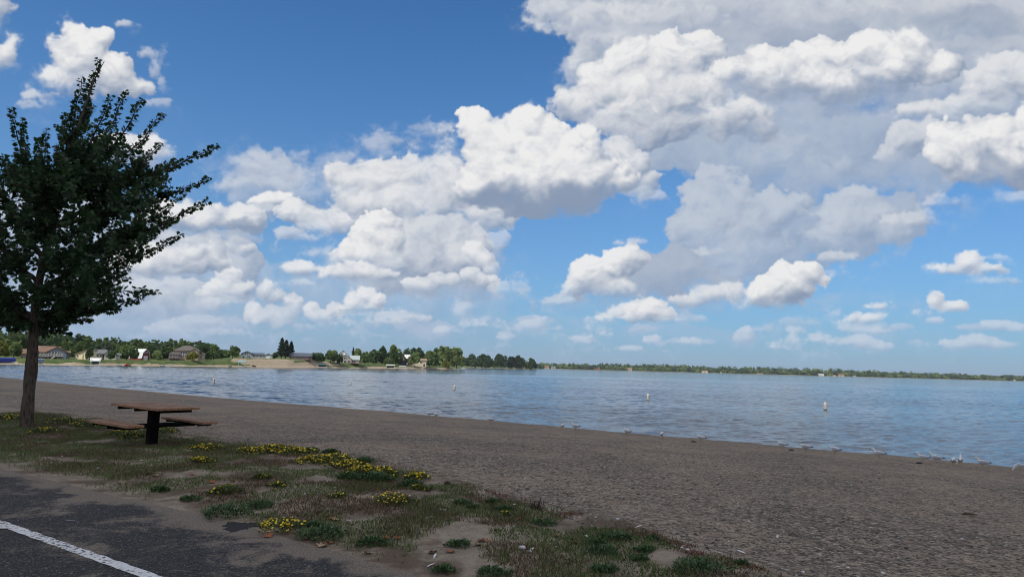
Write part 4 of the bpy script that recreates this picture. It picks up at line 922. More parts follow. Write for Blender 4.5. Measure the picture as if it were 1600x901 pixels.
def quads(r, P, size, tone):
    n = len(P); a = r.normal(size=(n, 3)); a /= np.linalg.norm(a, axis=1, keepdims=True); b = np.cross(a, r.normal(size=(n, 3))); b /= np.linalg.norm(b, axis=1, keepdims=True)
    s = (size*r.uniform(.5, 1.25, n))[:, None]; V = np.stack([P-a*s-b*s*.7, P+a*s-b*s*.5, P+a*s*.8+b*s*.8, P-a*s*.7+b*s], 1); return V, np.clip(.6*tone+.4*r.uniform(0, 1, n), 0, 1)
FOL = dict(deep=((.030,.064,.026), (.095,.155,.058)), mid=((.060,.112,.034), (.160,.225,.078)), light=((.105,.165,.050), (.22,.285,.10)), yellow=((.12,.14,.028), (.24,.24,.055)), spruce=((.012,.025,.016), (.034,.055,.032)), blue=((.028,.055,.030), (.075,.110,.062)))
FM = {k: leafy('foliage_'+k, a, b, .75, .35) for k, (a, b) in FOL.items()}
bk_ = mat('far_bark', (.045,.036,.028), .95, .3, 1.5)
_lib = {}
def far_tree(label, x0, x1, ytop, ybase, Y, kind, name='tree', n=420, group='trees on the far shore', lumps=11, conical=False, trunk=.22, cat='tree', seed=None):
    pc = (x0+x1)/2; s = Y/F_PX; b = at_y(pc, ybase, Y); b[2] = fl(zf(b[0], Y)); h = at_y(pc, ytop, Y)[2]-b[2]; w = (x1-x0)*s
    root = empty(name, b, label, cat, group); r = np.random.default_rng(int(seed if seed is not None else abs(pc*13+ytop*7+Y)))
    foot = h*trunk*.55
    P, tone = crown_pts(r, w, min(w, 12)*.9, h-foot, n, lumps, conical=conical); P[:, 2] += foot
    if not conical: P[:, 2] = foot + (h-foot)*((P[:, 2]-foot)/(h-foot))
    sz = max(.55, .62*math.sqrt(Y/300))*(.74 if not conical else .62)*math.sqrt(max(w*h,20)/60)**.5; V, t = quads(r, P, np.full(n, sz), tone)
    mb = MB(); mb.tube([(0,0,-.3), (.02*w,0,h*.3), (0,0,h*.72)], [.02*h+.06, .016*h+.04, .04], 6)
    for k in range(4):
        a = k*1.57+r.uniform(0, 1); mb.tube([(0,0,h*r.uniform(.22, .45)), (math.cos(a)*w*.28, math.sin(a)*w*.25, h*r.uniform(.5, .75))], [.011*h+.03, .03], 5)
    mb.build('trunk', bk_, root); raw_mesh('crown', V, np.arange(n*4), 4, FM[kind], root, t)
    return root
zf = land_z
def Ys(px, back): return float(shoreY(phi(px)))+back
for a in [
 # label, x0, x1, top, base, set-back, kind
 ('yellow green tree at the far left behind the blue boat canopy',-16,14,531,559,14,'yellow'),('bright low tree between the far left edge and the brown roofed house',10,32,534,561,24,'light'),
 ('dark tree rising just left of the cream gabled house',96,116,533,561,60,'mid'),('narrow dark tree standing in front of the cream and grey houses',134,145,542.5,561.5,13,'deep'),
 ('small round tree before the grey gabled house',167,179,548,563,14,'deep'),('broad dark tree between the grey gabled house and the barn',183,212,539,564,17,'mid'),
 ('low bright green tree right of the red barn',238,255,548,565,14,'light'),('dark tree behind the red barn, touching its roof',222,240,534,560,50,'deep'),('bush tree tucked under the left side of the hip roofed house',244,262,540,563,30,'deep'),
 ('yellow green round tree standing before the hip roofed house',291,312,550,566,10,'yellow'),('reddish low tree at the right end of the hip roofed house',318,330,550,562,26,'deep'),
 ('tall dark tree rising behind the roof of the hip roofed house',282,300,532,556,62,'mid'),('dark tree behind the right wing of the hip roofed house',306,330,536,560,50,'deep'),('full tree above the lawn, second right of the hip roofed house',322,345,538,560,44,'mid'),('smaller tree at the right end of the left wood',338,353,546,561,34,'deep'),
 ('round green tree standing alone left of the blue grey house',352,374,540.5,561,22,'mid'),
 ('small shrub tree between the grey garage and the spruces',424,434,551,561,30,'deep'),
 ('dark tree beside the water, left one of two before the gabled white house',486,507,551,569,12,'deep'),('green tree beside the water, right one of two before the gabled white house',505,527,547.5,569,12,'mid'),
 ('small tree right against the gabled white house',526,536,553,566,9,'deep'),('low tree right of the gabled white house',562,576,549,567,30,'mid'),
 ('tree with a pale crown behind the gabled white house',552,570,545,563,60,'light'),('dark tree at the left of the tall wood on the point',574,592,546,568,34,'deep'),
 ('tall dark tree, left one of the big pair on the point',588,606,541,569,26,'deep'),('tallest dark tree, right one of the big pair on the point',600,628,539,569,30,'mid'),('low shrub tree at the foot of the big dark pair',600,616,558,570,14,'mid'),
 ('dark tree behind the dark pointed house',640,662,543.5,564,60,'deep'),('ragged tree just right of the pale roof slope',630,640,544,560,56,'deep'),
 ('light green tree before the long cream house, left one of two',638,658,550,569,8,'light'),('darker green tree before the long cream house, right one of two',658,685,548.5,571,8,'mid'),
 ('largest light green willow at the end of the point',683,708,541,571.5,14,'light'),('second light green willow crown at the tip of the point',700,726,543.5,572,16,'light'),('yellow shrub at the foot of the largest light willow',692,704,562,572,5,'yellow'),
 ('dark tree between the cream house and the largest willow',672,692,544.5,567,50,'mid')]:
    lab, x0, x1, yt, yb, back, kind = a; far_tree(lab, x0, x1, yt, yb, Ys((x0+x1)/2, back), kind, n=int(np.clip((x1-x0)*(yb-yt)*2.8, 650, 2000)), seed=int(x0*31+yt))
far_tree('left spire of the dark spruces behind the low dark house', 431, 447, 527.5, 561, Ys(438, 34), 'spruce', 'spruce', 1000, 'dark spruces on the far shore', conical=True, cat='spruce')
far_tree('middle spruce, the stoutest of the dark spruces', 437, 455, 531, 561, Ys(446, 37), 'spruce', 'spruce', 1000, 'dark spruces on the far shore', conical=True, cat='spruce')
far_tree('right and lowest of the dark spruces, over the low dark house', 447, 461, 533, 560, Ys(454, 36), 'spruce', 'spruce', 850, 'dark spruces on the far shore', conical=True, cat='spruce')
far_tree('thin spruce rising beside the dark roof of the gabled white house', 547.5, 555, 543, 563, Ys(551, 34), 'spruce', 'spruce', 300, None, conical=True, cat='spruce')
# dark trees of the far point
def zf(x, y): return far_z(x, y)
for lab, x0, x1, yt, yb, Y, kind in [
 ('broad dark tree just right of the willows, across a gap of water',724,748,553.5,574,1075,'deep'),('dark tree with a pale side on the far point, second from the willows',742,771,553.5,574.5,1090,'deep'),
 ('round topped dark tree standing clear on the far point',770,792,553,575,1120,'deep'),('flat topped dark tree right of the round topped one',791,808,557.5,575,1140,'spruce'),('tall dark tree left of the last tree on the far point',803,823,555.5,575.5,1150,'deep'),
 ('last dark tree at the right tip of the far point',822.5,837,559.5,576,1165,'deep')]:
    far_tree(lab, x0, x1, yt, yb, Y, kind, n=1500, group='dark trees on the far point', lumps=14, trunk=.08, seed=int(x0))
# woods that read as one mass
def wood(name, rows, zfun, label, kinds, sz, n_per, seed):
    r = np.random.default_rng(seed); Vs = {k: [] for k in kinds}; Ts = {k: [] for k in kinds}
    for (px, ytop, wpx, Y) in rows:
        b = at_y(px, HZ(px), Y); z0 = fl(zfun(b[0], Y)); top = at_y(px, ytop, Y)[2]; h = max(top-z0, 2.0); w = wpx*Y/F_PX
        k = kinds[int(r.integers(0, len(kinds)))]; P, t = crown_pts(r, w, w*.8, h*.97, n_per, 8); P = P+np.array((b[0], Y, z0+h*.02)); V, t = quads(r, P, np.full(n_per, sz), t); Vs[k].append(V); Ts[k].append(t)
    V = np.concatenate([v for k in kinds for v in Vs[k]]); T = np.concatenate([v for k in kinds for v in Ts[k]])
    o = raw_mesh(name, V, np.arange(len(V)*4), 4, FM[kinds[0]], None, T)
    for k in kinds[1:]: o.data.materials.append(FM[k])
    mi = np.concatenate([np.full(sum(len(v) for v in Vs[k]), i, np.int32) for i, k in enumerate(kinds)]); o.data.polygons.foreach_set('material_index', mi)
    return tag(o, label, None, None, 'stuff')
r_ = np.random.default_rng(5)
prof = np.array([(-700,500),(-120,508),(0,516),(40,517),(85,514),(100,521),(130,523),(150,527),(190,530),(240,531),(262,533),(280,530),(320,534),(345,545),(352,554)], float)
rows = []
for px in np.arange(-680, 350, 7.5):
    for j in range(3): rows.append((px+r_.uniform(-4, 4), np.interp(px, prof[:, 0], prof[:, 1])+r_.uniform(-2, 4)+j*5, r_.uniform(16, 26), Ys(px, 150-j*38+r_.uniform(-12, 12))))
wood('woodland', rows, land_z, 'mixed green wood behind the houses of the left shore', ['mid','deep','light','blue','mid','light'], .72, 400, 3)
rows = []
for px in np.arange(560, 690, 6): rows.append((px+r_.uniform(-2, 2), 553+r_.uniform(-3, 3), r_.uniform(12, 18), Ys(px, 95+r_.uniform(-10, 30))))
wood('thicket', rows, land_z, 'dark thicket behind the houses on the point', ['deep','mid'], .85, 260, 4)
rows = []
for px in np.arange(842, 1660, 4.2):
    base = np.interp(px, [842,850,1000,1100,1300,1450,1600], [575,575.5,579,581.5,587,591.3,595]); hh = np.interp(px, [842,870,930,1040,1100,1200,1300,1400,1500,1600,1660], [10,7.5,9.5,10.5,9,10,10.5,9.5,9,7.5,7.5])
    for j in range(3): rows.append((px+r_.uniform(-2, 2), base-hh*r_.uniform(.62, 1.15)*(1 if j else .6), r_.uniform(6, 15), fl(farY(phi(px)))+25+j*70+r_.uniform(-10, 10)))
for px in np.arange(1660, 2400, 12): rows.append((px, HZ(px)-7, 22, fl(farY(phi(px)))+60))
wood('treeline', rows, far_z, 'long low line of trees along the far right shore', ['mid','deep','blue','light'], 2.1, 110, 6)
rows = [(px+r_.uniform(-2, 2), 566+r_.uniform(-3, 3), r_.uniform(8, 14), 1200+r_.uniform(0, 60)) for px in np.arange(690, 836, 6)]
wood('undergrowth', rows, far_z, 'dark undergrowth between the trees of the far point', ['deep','spruce'], 1.6, 80, 8)
# ---------------------------------------------------------------- houses, boat lifts and boats of the far shore
WALL = dict(cream=(.72,.64,.40), slate=(.16,.19,.22), pale=(.56,.56,.45), tan=(.40,.33,.25), bluegrey=(.20,.245,.30), grey=(.30,.32,.34), dark=(.055,.05,.055), white=(.62,.62,.60), red=(.16,.028,.022), greytan=(.33,.30,.27), rust=(.22,.08,.05), pink=(.48,.31,.24), beige=(.50,.44,.34))
ROOF = dict(brown=(.17,.105,.075), grey=(.13,.135,.145), dark=(.055,.058,.065), metal=(.55,.57,.58), taupe=(.105,.090,.083), teal=(.30,.35,.35), bluedark=(.07,.085,.11), tan=(.22,.16,.11))
def wm_(k): return mat('siding_'+k, WALL[k], .8, .10, .9)
def rm_(k): return mat('shingles_'+k, ROOF[k], .85 if k != 'metal' else .45, .18, 1.6)
glass = mat('window_glass', (.03,.04,.05), .15, .1, 1, .6); trim = mat('white_trim', (.62,.62,.60), .6, .08, 2); deckm = mat('deck_timber', (.20,.13,.10), .85, .2, 3)
def window(par, x0, x1, z0, z1, y, frame=None):
    f = MB(); t = max(.10, .06*(x1-x0)); f.box(x0-t, x1+t, y-.10, y, z0-t, z0); f.box(x0-t, x1+t, y-.10, y, z1, z1+t); f.box(x0-t, x0, y-.10, y, z0, z1); f.box(x1, x1+t, y-.10, y, z0, z1)
    if x1-x0 > 1.5: f.box((x0+x1)/2-.05, (x0+x1)/2+.05, y-.09, y-.003, z0, z1)
    w = f.build('window', frame or trim, par); MB().box(x0, x1, y-.05, y-.004, z0, z1).build('pane', glass, w)
def door(par, x0, x1, z1, y, m): MB().box(x0, x1, y-.09, y-.003, 0, z1).build('door', m, par)
def slab(mb, p, q, th, b0, b1, axis): mb.prism([p, q, (q[0], q[1]+th), (p[0], p[1]+th)], b0, b1, axis)
def vol(par, x0, x1, y0, y1, z0, ze, zr, ridge, wk, rk, over=.45, th=.28):
    """one body of a house: gable walls under a pitched roof"""
    w = MB(); r = MB()
    if ridge == 'y':
        xm = (x0+x1)/2; w.prism([(x0,z0),(x1,z0),(x1,ze),(xm,zr),(x0,ze)], y0, y1, 'y'); k = (zr-ze)/(xm-x0); a, b = x0-over, x1+over; za = ze-k*over
        slab(r, (a,za), (xm,zr), th, y0-over, y1+over, 'y'); slab(r, (xm,zr), (b,za), th, y0-over, y1+over, 'y')
    elif ridge == 'x':
        ym = (y0+y1)/2; w.prism([(y0,z0),(y1,z0),(y1,ze),(ym,zr),(y0,ze)], x0, x1, 'x'); k = (zr-ze)/(ym-y0); a, b = y0-over, y1+over; za = ze-k*over
        slab(r, (a,za), (ym,zr), th, x0-over, x1+over, 'x'); slab(r, (ym,zr), (b,za), th, x0-over, x1+over, 'x')
    elif ridge == 'hip':
        w.box(x0, x1, y0, y1, z0, ze); a0, a1, b0, b1 = x0-over, x1+over, y0-over, y1+over; ym = (b0+b1)/2; d = min((b1-b0)/2, (a1-a0)*.42)
        r.add([(a0,b0,ze),(a1,b0,ze),(a1,b1,ze),(a0,b1,ze),(a0+d,ym,zr),(a1-d,ym,zr)], [(0,1,5,4),(1,2,5),(2,3,4,5),(3,0,4),(3,2,1,0)])
    elif ridge == 'shed':
        w.prism([(x0,z0),(x1,z0),(x1,zr),(x0,ze)], y0, y1, 'y'); r.prism([(x0-over,ze-.1),(x1+over,zr+.1),(x1+over,zr+.1+th),(x0-over,ze-.1+th)], y0-over, y1+over, 'y')
    wo_ = w.build('wall', wm_(wk), par); ro = r.build('roof', rm_(rk), par); return wo_, ro
def deck(par, x0, x1, y0, y1, z, rail=trim, h=1.0, posts=5):
    d = MB(); d.box(x0, x1, y0, y1, z-.2, z)
    for i in range(posts): x = x0+.1+(x1-x0-.2)*i/(posts-1); d.box(x-.08, x+.08, y0+.05, y0+.2, -.6, z-.2)
    dk = d.build('deck', deckm, par); r = MB(); r.box(x0, x1, y0, y0+.08, z+h-.1, z+h); r.box(x0, x1, y0, y0+.06, z+.15, z+.25)
    n = int((x1-x0)/.45)
    for i in range(n+1): x = x0+(x1-x0)*i/n; r.box(x-.03, x+.03, y0+.01, y0+.07, z+.004, z+h-.1)
    r.build('railing', rail, dk)
def site(name, px, back, label, cat='house', group=None, zfun=None, Y=None):
    Y = Y or Ys(px, back); b = at_y(px, HZ(px), Y); b[2] = fl((zfun or land_z)(b[0], Y))-.1; ph = b[0]/b[1]; root = empty(name, b, label, cat, group, -math.atan(ph))
    s = Y/F_PX/math.sqrt(1+ph*ph)
    def X(p): return (p-px)*s
    def Z(p, col=None): c = px if col is None else col; return float(at_y(c, p, Y)[2]-b[2])
    return root, X, Z, s
# 1 brown roofed house with the white deck rail
t, X, Z, s = site('house', 72, 22, 'wide house with brown roof, slate gable and white deck rail behind the tree trunk')
vol(t, X(30), X(50), 2, 11, -.6, Z(552.5,40), Z(546,40), 'x', 'tan', 'brown'); vol(t, X(48), X(92), 0, 12, -.6, Z(550,70), Z(541.2,70), 'x', 'slate', 'brown'); vol(t, X(74), X(104), -1.5, 8, -.6, Z(549.5,90), Z(541.8,90), 'y', 'slate', 'brown'); vol(t, X(101), X(109), 1, 8, -.6, Z(551,105), Z(549,105), 'x', 'slate', 'brown')
for a, b in ((80.5,84),(85,88.5),(89.5,93)): window(t, X(a), X(b), Z(553.5,88), Z(549.5,88), -1.5)
for a, b in ((60,63),(64.5,67.5),(69,72)): window(t, X(a), X(b), Z(554,66), Z(551,66), 0)
for a, b in ((34,37),(40,43)): window(t, X(a), X(b), Z(560,40), Z(556,40), 2)
for a, b in ((80,83),(90,94)): window(t, X(a), X(b), Z(561,88), Z(558,88), -1.5)
deck(t, X(55), X(76), -3.2, 0, Z(556.5,66)); deck(t, X(76), X(98), -4.2, -1.5, Z(556.3,88), posts=4)
st_ = MB(); st_.bar((X(86),-4.6,Z(556.4,86)), (X(80),-4.6,.0), 1.2, .25); st_.build('stair', trim, t)
# 2 cream house with one long roof slope
t, X, Z, s = site('house', 126, 20, 'small cream yellow house with one long sloping roof')
vol(t, X(116.8), X(134.6), 0, 9, -.5, Z(554,117), Z(547.2,134), 'shed', 'cream', 'tan', .35); window(t, X(120), X(122), Z(557.5,121), Z(555,121), 0); door(t, X(129), X(131.5), 2.1, 0, wm_('tan')); t.rotation_euler.z -= math.radians(24)
MB().box(X(132)-.25, X(132)+.25, 3, 3.6, Z(548.5,132), Z(544.5,132)).build('chimney', mat('flue_pipe', (.3,.3,.3), .5), t)
# 3 grey gabled house
t, X, Z, s = site('house', 165, 21, 'pale house with grey twin gables right of the cream house')
vol(t, X(143.5), X(165), 0, 9, -.5, Z(552.3,154), Z(546.5,154), 'x', 'pale', 'grey'); vol(t, X(163), X(181), -1.5, 8, -.5, Z(552.8,172), Z(547.2,172), 'y', 'pale', 'grey'); vol(t, X(180), X(188), .5, 7, -.5, Z(555,184), Z(552.5,184), 'x', 'pale', 'grey')
for a, b in ((146,149),(151,154),(156,159)): window(t, X(a), X(b), Z(557,152), Z(554,152), 0)
for a, b in ((166,169),(172.5,177)): window(t, X(a), X(b), Z(558,171), Z(554.2,171), -1.5)
door(t, X(160), X(163), Z(553.5,161), 0, wm_('dark')); window(t, X(146), X(150), Z(561.5,148), Z(559,148), 0)
# 4 barn
t, X, Z, s = site('barn', 221, 24, 'red barn with a white curved metal roof', 'barn')
ze, zk, zr = Z(559.8,226), Z(550.5,226), Z(545.6,226); x0, x1 = X(221), X(237.5); xm = (x0+x1)/2; q = (x1-x0)/2
prof = [(x0,ze),(x0+q*.28,zk),(xm,zr),(x1-q*.28,zk),(x1,ze)]
MB().prism([(x0,-.5),(x1,-.5)]+prof[::-1], 0, 7.5, 'y').build('wall', wm_('red'), t)
rb = MB(); e_ = [(xm+(a-xm)*1.03, z) for a, z in prof]
for k in range(4): slab(rb, e_[k], e_[k+1], .22, -.35, 7.85, 'y')
rb.build('roof', rm_('metal'), t)
window(t, xm-.6, xm+.6, Z(551.5,226), Z(549.5,226), 0); door(t, xm-1.0, xm+1.0, 1.9, 0, trim)
t.rotation_euler = (0, 0, t.rotation_euler.z+math.radians(38))
# 5 hip roofed house
t, X, Z, s = site('house', 292, 20, 'large tan two storey house with a dark hip roof and porch')
vol(t, X(272), X(311), 0, 12, -.5, Z(547.4,290), Z(539,290), 'hip', 'tan', 'taupe', .7); vol(t, X(264.5), X(280), -2.5, 5, -.5, Z(553,272), Z(548.5,272), 'hip', 'slate', 'taupe', .5); vol(t, X(309), X(320), 1, 9, -.5, Z(553.5,315), Z(549.5,315), 'hip', 'tan', 'taupe', .5); vol(t, X(296), X(309), -1.2, 6, -.5, Z(548.6,302), Z(545,302), 'y', 'tan', 'taupe', .4)
for a, b in ((281.5,284.2),(285.2,287.9),(288.9,291.6)):
    window(t, X(a), X(b), Z(552.5,287), Z(549,287), 0); window(t, X(a), X(b), Z(557,287), Z(553.7,287), 0)
for a, b in ((266,269),(270,273),(274,277)): window(t, X(a), X(b), Z(556.8,272), Z(554,272), -2.5)
window(t, X(299), X(304), Z(557,302), Z(551.5,302), -1.2); window(t, X(312), X(316), Z(559,314), Z(556,314), 1); deck(t, X(264), X(292), -5, -2.5, Z(559,278), deckm, 1.0, 6)
for a, b in ((268,272),(276,280)): window(t, X(a), X(b), Z(563.5,274), Z(560.8,274), -2.5)
# 6 blue grey house, garage
t, X, Z, s = site('house', 393, 24, 'blue grey house of two storeys with a long lower wing and white windows')
vol(t, X(376.5), X(394), 0, 9, -.5, Z(552.5,385), Z(548.8,385), 'y', 'bluegrey', 'bluedark', .4); vol(t, X(393.5), X(412), 1.2, 8, -.5, Z(554.5,402), Z(551.6,402), 'x', 'grey', 'bluedark', .4)
window(t, X(382), X(388), Z(553.6,385), Z(551,385), 0); window(t, X(378.5), X(382), Z(559,380), Z(555.5,380), 0); window(t, X(386), X(391), Z(559,388), Z(555.5,388), 0)
for a, b in ((395,398.5),(400,403.5),(405,409.5)): window(t, X(a), X(b), Z(558.5,402), Z(555.7,402), 1.2)
deck(t, X(393), X(410), -2, 1.2, Z(560,402), trim, .9, 4)
t, X, Z, s = site('garage', 419, 27, 'small pale grey gabled garage right of the blue grey house', 'garage')
vol(t, X(412.5), X(425.5), 0, 7, -.5, Z(555.5,419), Z(552.6,419), 'y', 'grey', 'grey', .3); MB().box(X(415), X(422), -.08, -.003, 0, Z(556.5,419)).build('door', trim, t)
# 7 long low dark house
t, X, Z, s = site('house', 469, 20, 'long low dark house with a railed deck beside the spruces')
vol(t, X(453), X(486), 0, 10, -.5, Z(556.2,469), Z(551.6,469), 'x', 'dark', 'bluedark', .6)
for a, b in ((455,460),(462,467),(469,474),(476,481)): window(t, X(a), X(b), Z(560,469), Z(557.2,469), 0)
deck(t, X(451), X(487), -3, 0, Z(561.2,469), mat('red_rail', (.14,.06,.05), .8), 1.0, 7); window(t, X(460), X(466), Z(565,463), Z(562.5,463), 0)
# 8 gabled white house
t, X, Z, s = site('house', 543, 16, 'house with a front gable under a pale roof and a tall dark roof behind')
vol(t, X(524), X(547), 5, 16, -.5, Z(558,535), Z(547.4,535), 'y', 'white', 'dark', .5); vol(t, X(529.5), X(549), -2, 8, -.5, Z(560.5,539), Z(554,539), 'y', 'greytan', 'teal', .5); vol(t, X(547.5), X(561), 0, 8, -.5, Z(561.5,554), Z(555.5,554), 'x', 'greytan', 'teal', .5)
for a, b in ((532,535.5),(537.5,541),(543,546.5)): window(t, X(a), X(b), Z(566.5,539), Z(563,539), -2)
window(t, X(537), X(541.5), Z(561,539), Z(557.7,539), -2); window(t, X(550), X(556), Z(566,553), Z(563,553), 0); window(t, X(532), X(536), Z(556,534), Z(552.5,534), 5); deck(t, X(546), X(562), -3, 0, Z(567,554), deckm, .9, 4)
# 9 dark pointed house
t, X, Z, s = site('house', 631, 26, 'dark pointed house whose roof has one pale slope')
vol(t, X(622.5), X(634), 0, 9, -.5, Z(559.5,628), Z(552.5,628), 'y', 'dark', 'dark', .3); vol(t, X(632), X(640), 1, 9, -.5, Z(559.6,636), Z(554,636), 'x', 'dark', 'metal', .3)
window(t, X(626), X(630), Z(563,628), Z(559.5,628), 0); door(t, X(634.5), X(637), 2.1, 1, trim)
# 10 long cream house
t, X, Z, s = site('house', 653, 17, 'long low cream house behind two green trees on the point')
vol(t, X(639.5), X(666), 0, 9, -.5, Z(563.2,653), Z(560,653), 'x', 'beige', 'tan', .5)
for a, b in ((642,645),(648,652),(656,660)): window(t, X(a), X(b), Z(566.8,652), Z(564.3,652), 0)
door(t, X(661.5), X(664), 2.1, 0, wm_('dark'))
# small houses of the far right shore
for (x0, x1, yt, yb, wk, rk, lab) in [(851,858,571.5,576,'tan','brown','tiny tan house at the left end of the far right shore'),(861,868,572.3,576.6,'grey','grey','tiny grey house second from the left end of the far right shore'),(928,937,574.5,578,'rust','brown','tiny reddish house among the trees of the far right shore'),
   (981,987.5,574.6,579.3,'greytan','tan','tiny grey tan house left of the middle of the far right shore'),(1096.6,1106,578.6,582.3,'beige','tan','long tiny beige house near the middle of the far right shore'),(1125,1128,580.5,582.8,'grey','metal','speck of a grey boathouse with a pale roof right of the long beige house'),(1183,1192,582.8,585,'tan','tan','flat tan building right of the grey boathouse'),
   (1277,1287,584.3,587.2,'beige','metal','bright long pale building on the far right shore'),(1301,1306,585.4,588,'beige','grey','tiny pale house just right of the bright pale building'),(1310,1319,584.2,588,'tan','brown','tiny tan house with a brown roof, right of a pale one'),(1333,1338,586,588.8,'grey','grey','tiny grey house right of the tan brown roofed one'),(1583,1587,592.7,595,'beige','grey','tiny pale house at the right edge of the picture')]:
    pc = (x0+x1)/2; Y = fl(farY(phi(pc)))+9; t, X, Z, s = site('house', pc, 0, lab, 'house', 'small houses on the far right shore', far_z, Y)
    zt = Z(yt); vol(t, X(x0), X(x1), 0, 9, -.5, zt*.55, zt, 'x' if x1-x0 > 6 else 'y', wk, rk, .5, .5); MB().box(X(pc)-1.2, X(pc)+1.2, -.12, -.01, .4, zt*.42).build('window', glass, t)
# boat lifts, boats, docks
metal = mat('galvanised_frame', (.42,.43,.44), .5, .1, 3)
def hull(mb, x0, x1, y, w, h, z, mi=0):
    n = 9; S = []
    for i in range(n):
        u = i/(n-1); x = x0+(x1-x0)*u; b = w/2*min(1, (1-u)*2.6)**.6*(.9+.1*u); S.append([(x, y-b, z+h), (x, y-b*.75, z+.25*h*(1+u*u)), (x, y, z+.12*h*u*u), (x, y+b*.75, z+.25*h*(1+u*u)), (x, y+b, z+h)])
    o = len(mb.v)
    for r in S: mb.v += r
    for i in range(n-1):
        for k in range(4): mb.f.append((o+i*5+k, o+(i+1)*5+k, o+(i+1)*5+k+1, o+i*5+k+1)); mb.m.append(mi)
        mb.f.append((o+i*5+4, o+(i+1)*5+4, o+(i+1)*5, o+i*5)); mb.m.append(mi)
    mb.f.append((o, o+1, o+2, o+3, o+4)); mb.m.append(mi); return mb
def lift(px, x0, x1, ytop, Yoff, col, label, boat=None, drop=.55, dome=.35):
    Y = Ys(px, Yoff); b = at_y(px, HZ(px), Y); b[2] = 0; ph = b[0]/b[1]; root = empty('boat_lift', b, label, 'boat lift', 'canopied boat lifts on the far shore', -math.atan(ph)); s = Y/F_PX/math.sqrt(1+ph*ph); a, c = (x0-px)*s, (x1-px)*s; zt = float(at_y(px, ytop, Y)[2]); w = 3.0
    f = MB()
    for x in (a+.3, c-.3):
        for y in (-w/2+.1, w/2-.1): f.box(x-.07, x+.07, y-.07, y+.07, -1.5, zt-.3)
    f.box(a+.3, c-.3, -w/2+.05, -w/2+.15, .35, .5); f.box(a+.3, c-.3, w/2-.15, w/2-.05, .35, .5)
    for x in (a+.3, c-.3): f.box(x-.06, x+.06, -w/2+.15, w/2-.15, .36, .49)
    f.build('frame', metal, root); cn = MB(); pr = [(-w/2-.1,zt-dome-drop),(-w/2-.1,zt-dome),(-w/4,zt-.08),(0,zt),(w/4,zt-.08),(w/2+.1,zt-dome),(w/2+.1,zt-dome-drop),(w/2,zt-dome-drop),(w/2,zt-dome-.06),(0,zt-.08),(-w/2,zt-dome-.06),(-w/2,zt-dome-drop)]
    cn.prism(pr, a, c, 'x').build('canopy', mat('canopy_'+col[0], col[1], .7, .1, 2), root)
    if boat:
        r = empty('boat', (b[0], b[1], .55), boat[1], 'boat', None, -math.atan(ph)); hull(MB(), a+.7, c-.5, 0, 2.1, .95, 0).build('hull', mat('hull_'+boat[0], boat[2], .3, .08, 2), r); m = MB(); m.box(a+1.6, c-2.6, -.7, .7, .96, 1.3); m.build('seats', mat('boat_seats', (.35,.33,.30), .7), r)
lift(12, -14, 25.5, 558.5, -6, ('royal_blue', (.012,.025,.17)), 'wide boat lift with a royal blue canopy at the far left', ('grey','grey boat stored under the royal blue canopy',(.40,.41,.42)), .9, .3)
lift(64, 59, 70, 559.5, -5, ('slate', (.10,.14,.19)), 'boat lift with a slate grey cover right beside the tree trunk', ('white','white boat with a dark stern under the slate grey cover',(.55,.55,.55)), 1.0)
lift(149, 141.5, 158, 559.0, -4, ('white', (.66,.67,.66)), 'boat lift with a white domed canopy in front of the grey gabled house', ('dark','dark boat under the white domed canopy',(.06,.07,.09)), .25, .9)
lift(378, 372, 384.5, 563.5, 3, ('pale_teal', (.20,.40,.42)), 'small boat lift with a pale teal canopy on the bare bank', None, .45, .3)
lift(503, 496, 511, 567.4, -3, ('dark_teal', (.05,.10,.10)), 'boat lift with a dark green canopy under two trees', ('black','dark boat under the dark green canopy',(.04,.045,.05)), .5, .5)
lift(610, 603, 617, 569.2, -4, ('offwhite', (.60,.58,.52)), 'boat lift with an off white canopy left of a lower one', ('navy','navy boat under the off white canopy',(.03,.04,.07)), .35, .3)
lift(628.5, 624, 634, 570.8, -3, ('silver', (.50,.52,.53)), 'lower boat lift with a silver canopy, right of the off white one', None, .3, .25)
def boat(px, x0, x1, Yoff, name, label, col, cover=None, Yabs=None):
    Y = Yabs or Ys(px, Yoff); b = at_y(px, HZ(px), Y); b[2] = .05 if Yoff < 0 else fl(land_z(b[0], Y))+.05; ph = b[0]/b[1]; s = Y/F_PX/math.sqrt(1+ph*ph); root = empty(name, b, label, 'boat', None, -math.atan(ph)); a, c = (x0-px)*s, (x1-px)*s; hh = min(1.0, (c-a)*.22); hull(MB(), a, c, 0, max(1.2, (c-a)*.33), hh, -.15).build('hull', mat('hull_'+col[0], col[1], .3, .08, 2), root)
    if cover: m = MB(); m.prism([(a+.3,hh-.14),(c-(c-a)*.35,hh-.14),(c-(c-a)*.42,hh+.28*hh),(a+(c-a)*.35,hh+.6*hh),(a+.4,hh+.2*hh)], -.5, .5, 'y'); m.build('cover', mat('cover_'+cover[0], cover[1], .7, .1, 2), root)
    else: m = MB(); m.box(a+(c-a)*.3, a+(c-a)*.45, -.4, .4, hh-.14, hh+.25); m.build('seats', mat('boat_seats', (.35,.33,.30), .7), root)
boat(200, 195.5, 206, -3, 'boat', 'boat under a bright red cover in front of the barn', ('red',(.30,.04,.03)), ('red',(.45,.045,.03)))
boat(188, 184, 192, -3, 'boat', 'small white boat just left of the red covered one', ('white2',(.55,.55,.55)))
boat(254, 251, 259, -3, 'boat', 'white boat with a pale cover below the hip roofed house, left of a dock', ('white2',(.6,.6,.6)), ('pale',(.55,.53,.5)))
boat(397, 394, 401, 2, 'boat', 'dark covered boat drawn up on the bare bank', ('brown',(.05,.035,.03)), ('darkred',(.06,.03,.03)))
